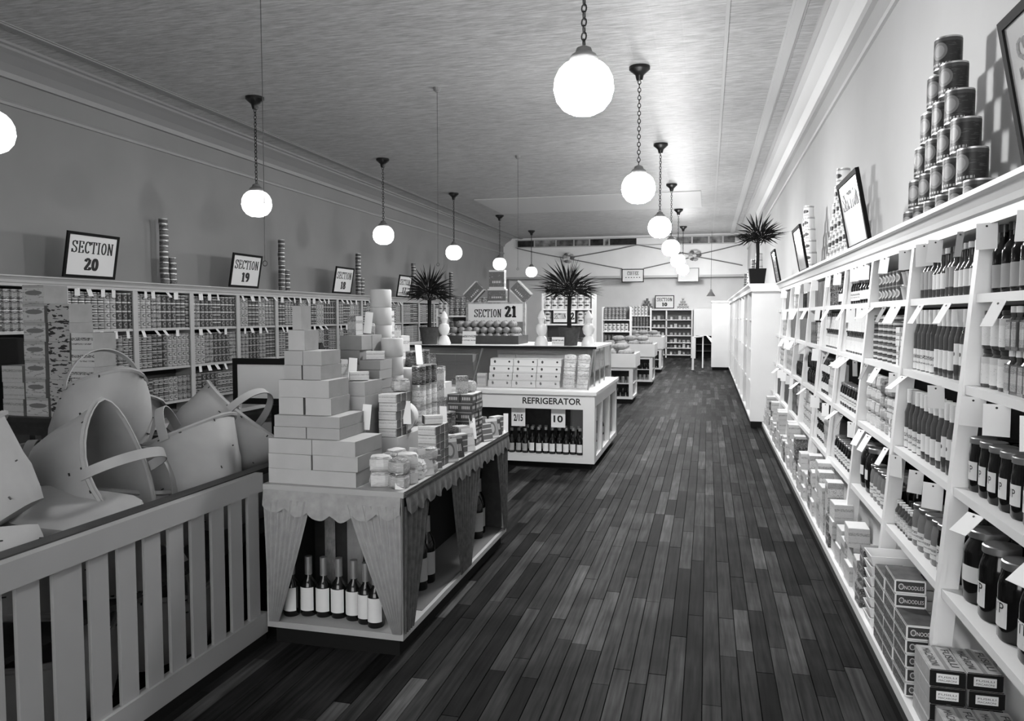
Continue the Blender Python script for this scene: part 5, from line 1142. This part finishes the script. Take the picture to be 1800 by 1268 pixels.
# protruding white counter end, turnstile, back shelves and booth
pc = empty('end_counter', (.37, 23.7, 0), 0, 'plain white end counter with dark plinth closing the right side', 'counter')
MB().box(-.25, .98, -.45, .45, .09, 1.98).obj('body', WHITE, pc); MB().box(-.22, .98, -.42, .42, 0, .09).obj('plinth', BLACK, pc); MB().box(-.27, .98, -.47, .47, 1.98, 2.03).obj('cap', WHITE, pc); MB().extrude_y([(-.25, .8), (-.4, 1.0), (-.38, 1.02), (-.25, .92)], -.4, .0).obj('flap', WHITE, pc)
ts = empty('turnstile', (-.4, 22.9, 0), 0, 'thin white gate post and rail left of the end counter', 'gate')
MB().box(-.03, .03, -.03, .03, 0, .98).obj('post', WHITE, ts); MB().box(.25, .29, 1.2, 1.24, 0, .98).obj('post', WHITE, ts); MB().tube([(0, 0, .97), (.27, 1.22, .97)], .025, 6).obj('rail', WHITE, ts); MB().box(-.06, .06, -.06, .06, 0, .02).obj('foot', IRON, ts)
bs = empty('back_shelf', (-1.5, 29.95, 0), 0, 'white shelf of small goods against the back wall', 'shelving')
BZ = (.12, .38, .58, .85, 1.15, 1.45)
for x in (-1.0, -.02, .93): MB().box(x - .025, x + .025, -.2, .2, 0, 1.8).obj('side_panel', WHITE, bs)
for z in BZ: MB().box(-1, .93, -.2, .18, z - .03, z).obj('shelf_board', WHITE, bs)
MB().box(-1.05, .98, -.24, .2, 1.8, 1.86).obj('top', WHITE, bs); MB().box(-1, .93, .18, .2, .1, 1.8).obj('back_panel', mat('island_back', .12), bs); MB().box(-1, .93, -.18, .18, 0, .09).obj('plinth', BLACK, bs)
for j, z in enumerate(BZ):
    for i in range(12):
        x = -2.44 + i * .158
        if abs(x + 1.52) < .06: continue
        kd = rt.choice(('box_pale', 'isl_mark', 'box_mark', 'isl_dark', 'box_grey')); K[kd].put((x, 29.82, z), 0, '%s on back wall shelf, %s level, %s from left' % (K[kd].name.replace('_', ' '), nth(j + 1), nth(i + 1)), 'goods on the back wall shelf', False)
framed_sign(-1.6, 29.85, 1.87, .72, .5, 0, 0, sec('10', .72, .5), 'small framed SECTION 10 sign on the back shelf', fw=.03)
pyramid('isl_dark', 29.9, -2.42, .11, 4, 1.86, 'dark tin pyramid left of SECTION 10', 'tins beside SECTION 10', 0, axis='x', parts=False); pyramid('isl_mark', 29.9, -1.08, .11, 4, 1.86, 'pale tin pyramid right of SECTION 10', 'tins beside SECTION 10', 0, axis='x', parts=False)
bo = empty('booth', (.3, 29.7, 0), 0, 'white panelled booth with a dark low opening at back', 'booth')
MB().box(-.8, 1.05, -.3, .4, .85, 1.86).obj('panel', WHITE, bo); MB().box(-.8, -.72, -.3, .4, 0, .85).obj('side_panel', WHITE, bo); MB().box(.45, 1.05, -.3, .4, 0, .85).obj('side_panel', WHITE, bo); MB().box(-.72, .45, .2, .22, 0, .85).obj('opening_back', BLACK, bo)
for z in (.25, .5): MB().box(-.72, .45, .0, .2, z, z + .03).obj('inner_shelf', DARKWOOD, bo)
sh = empty('shaded_lamp', (.1, 28.6, ZC), 0, 'small dark cone-shaded lamp hanging before the back wall', 'lamp')
MB().tube([(0, 0, 0), (0, 0, -2.1)], .006, 5).obj('cord', WIRE, sh); MB().lathe([(.16, -2.3), (.05, -2.14), (.03, -2.06), (.001, -2.06)], 16).obj('shade', mat('shade_grey', .12, .4), sh)
framed_sign(.55, 28.9, 2.25, .4, .45, 0, 0, [], 'small framed notice near the cone-shaded lamp', fw=.02, name='framed_notice') if 0 else None
# on the gallery front: framed signs, garlands and rosettes
framed_sign(-2.75, 29.23, 2.85, .82, .5, 0, 0, [('COFFEE', 0, .34, .42, .14, .02), ('- - - - - -', 0, .18, .55, .03, .01)], 'black-framed sign reading COFFEE hanging at the back', fw=.03)
framed_sign(-.72, 29.23, 2.85, .75, .5, 0, 0, [], 'thin-framed blank sign hanging right of COFFEE', fw=.012, name='blank_sign')
GAR = mat('garland_rope', .2, .9)
for k, pts in enumerate((((-7.25, 4.22), (-6.2, 3.95), (-5.2, 3.78)), ((-5.2, 3.82), (-3.9, 3.98), (-2.6, 4.25)), ((-2.6, 4.25), (-1.5, 4.02), (-.5, 3.82)), ((-.5, 3.82), (.4, 4.0), (1.2, 4.2)), ((-5.2, 3.78), (-3.9, 3.5), (-3.15, 3.36)), ((-2.35, 3.36), (-1.4, 3.55), (-.5, 3.78)), ((-.5, 3.78), (.4, 3.6), (1.2, 3.42)))):
    p = [(x, 29.26, z) for x, z in pts]; q = []
    for i in range(13):
        t = i / 12; q.append(tuple(p[0][c] * (1 - t) ** 2 + 2 * p[1][c] * t * (1 - t) + p[2][c] * t * t for c in range(3)))
    MB().tube(q, .02, 5).obj('garland', GAR, None, label='thin garland swag on the gallery front, %s from left' % nth(k + 1), category='garland', group='garlands on the gallery front')
for x, n in ((-5.2, 'left'), (-.5, 'right')):
    r = empty('paper_rosette', (x, 29.2, 3.8), 0, '%s paper flower rosette joining the garlands' % n, 'rosette')
    for i in range(9):
        a = 2 * PI * i / 9; d = .0 if i == 8 else .15
        MB().lathe([(.001, -.06), (.07, -.03), (.1, .01), (.06, .05), (.001, .06)], 8, cx=d * math.cos(a), cy=-.02, z=d * math.sin(a)).obj('petal', mat('rosette_%d' % (i % 3), (.15, .45, .75)[i % 3], .8), r)
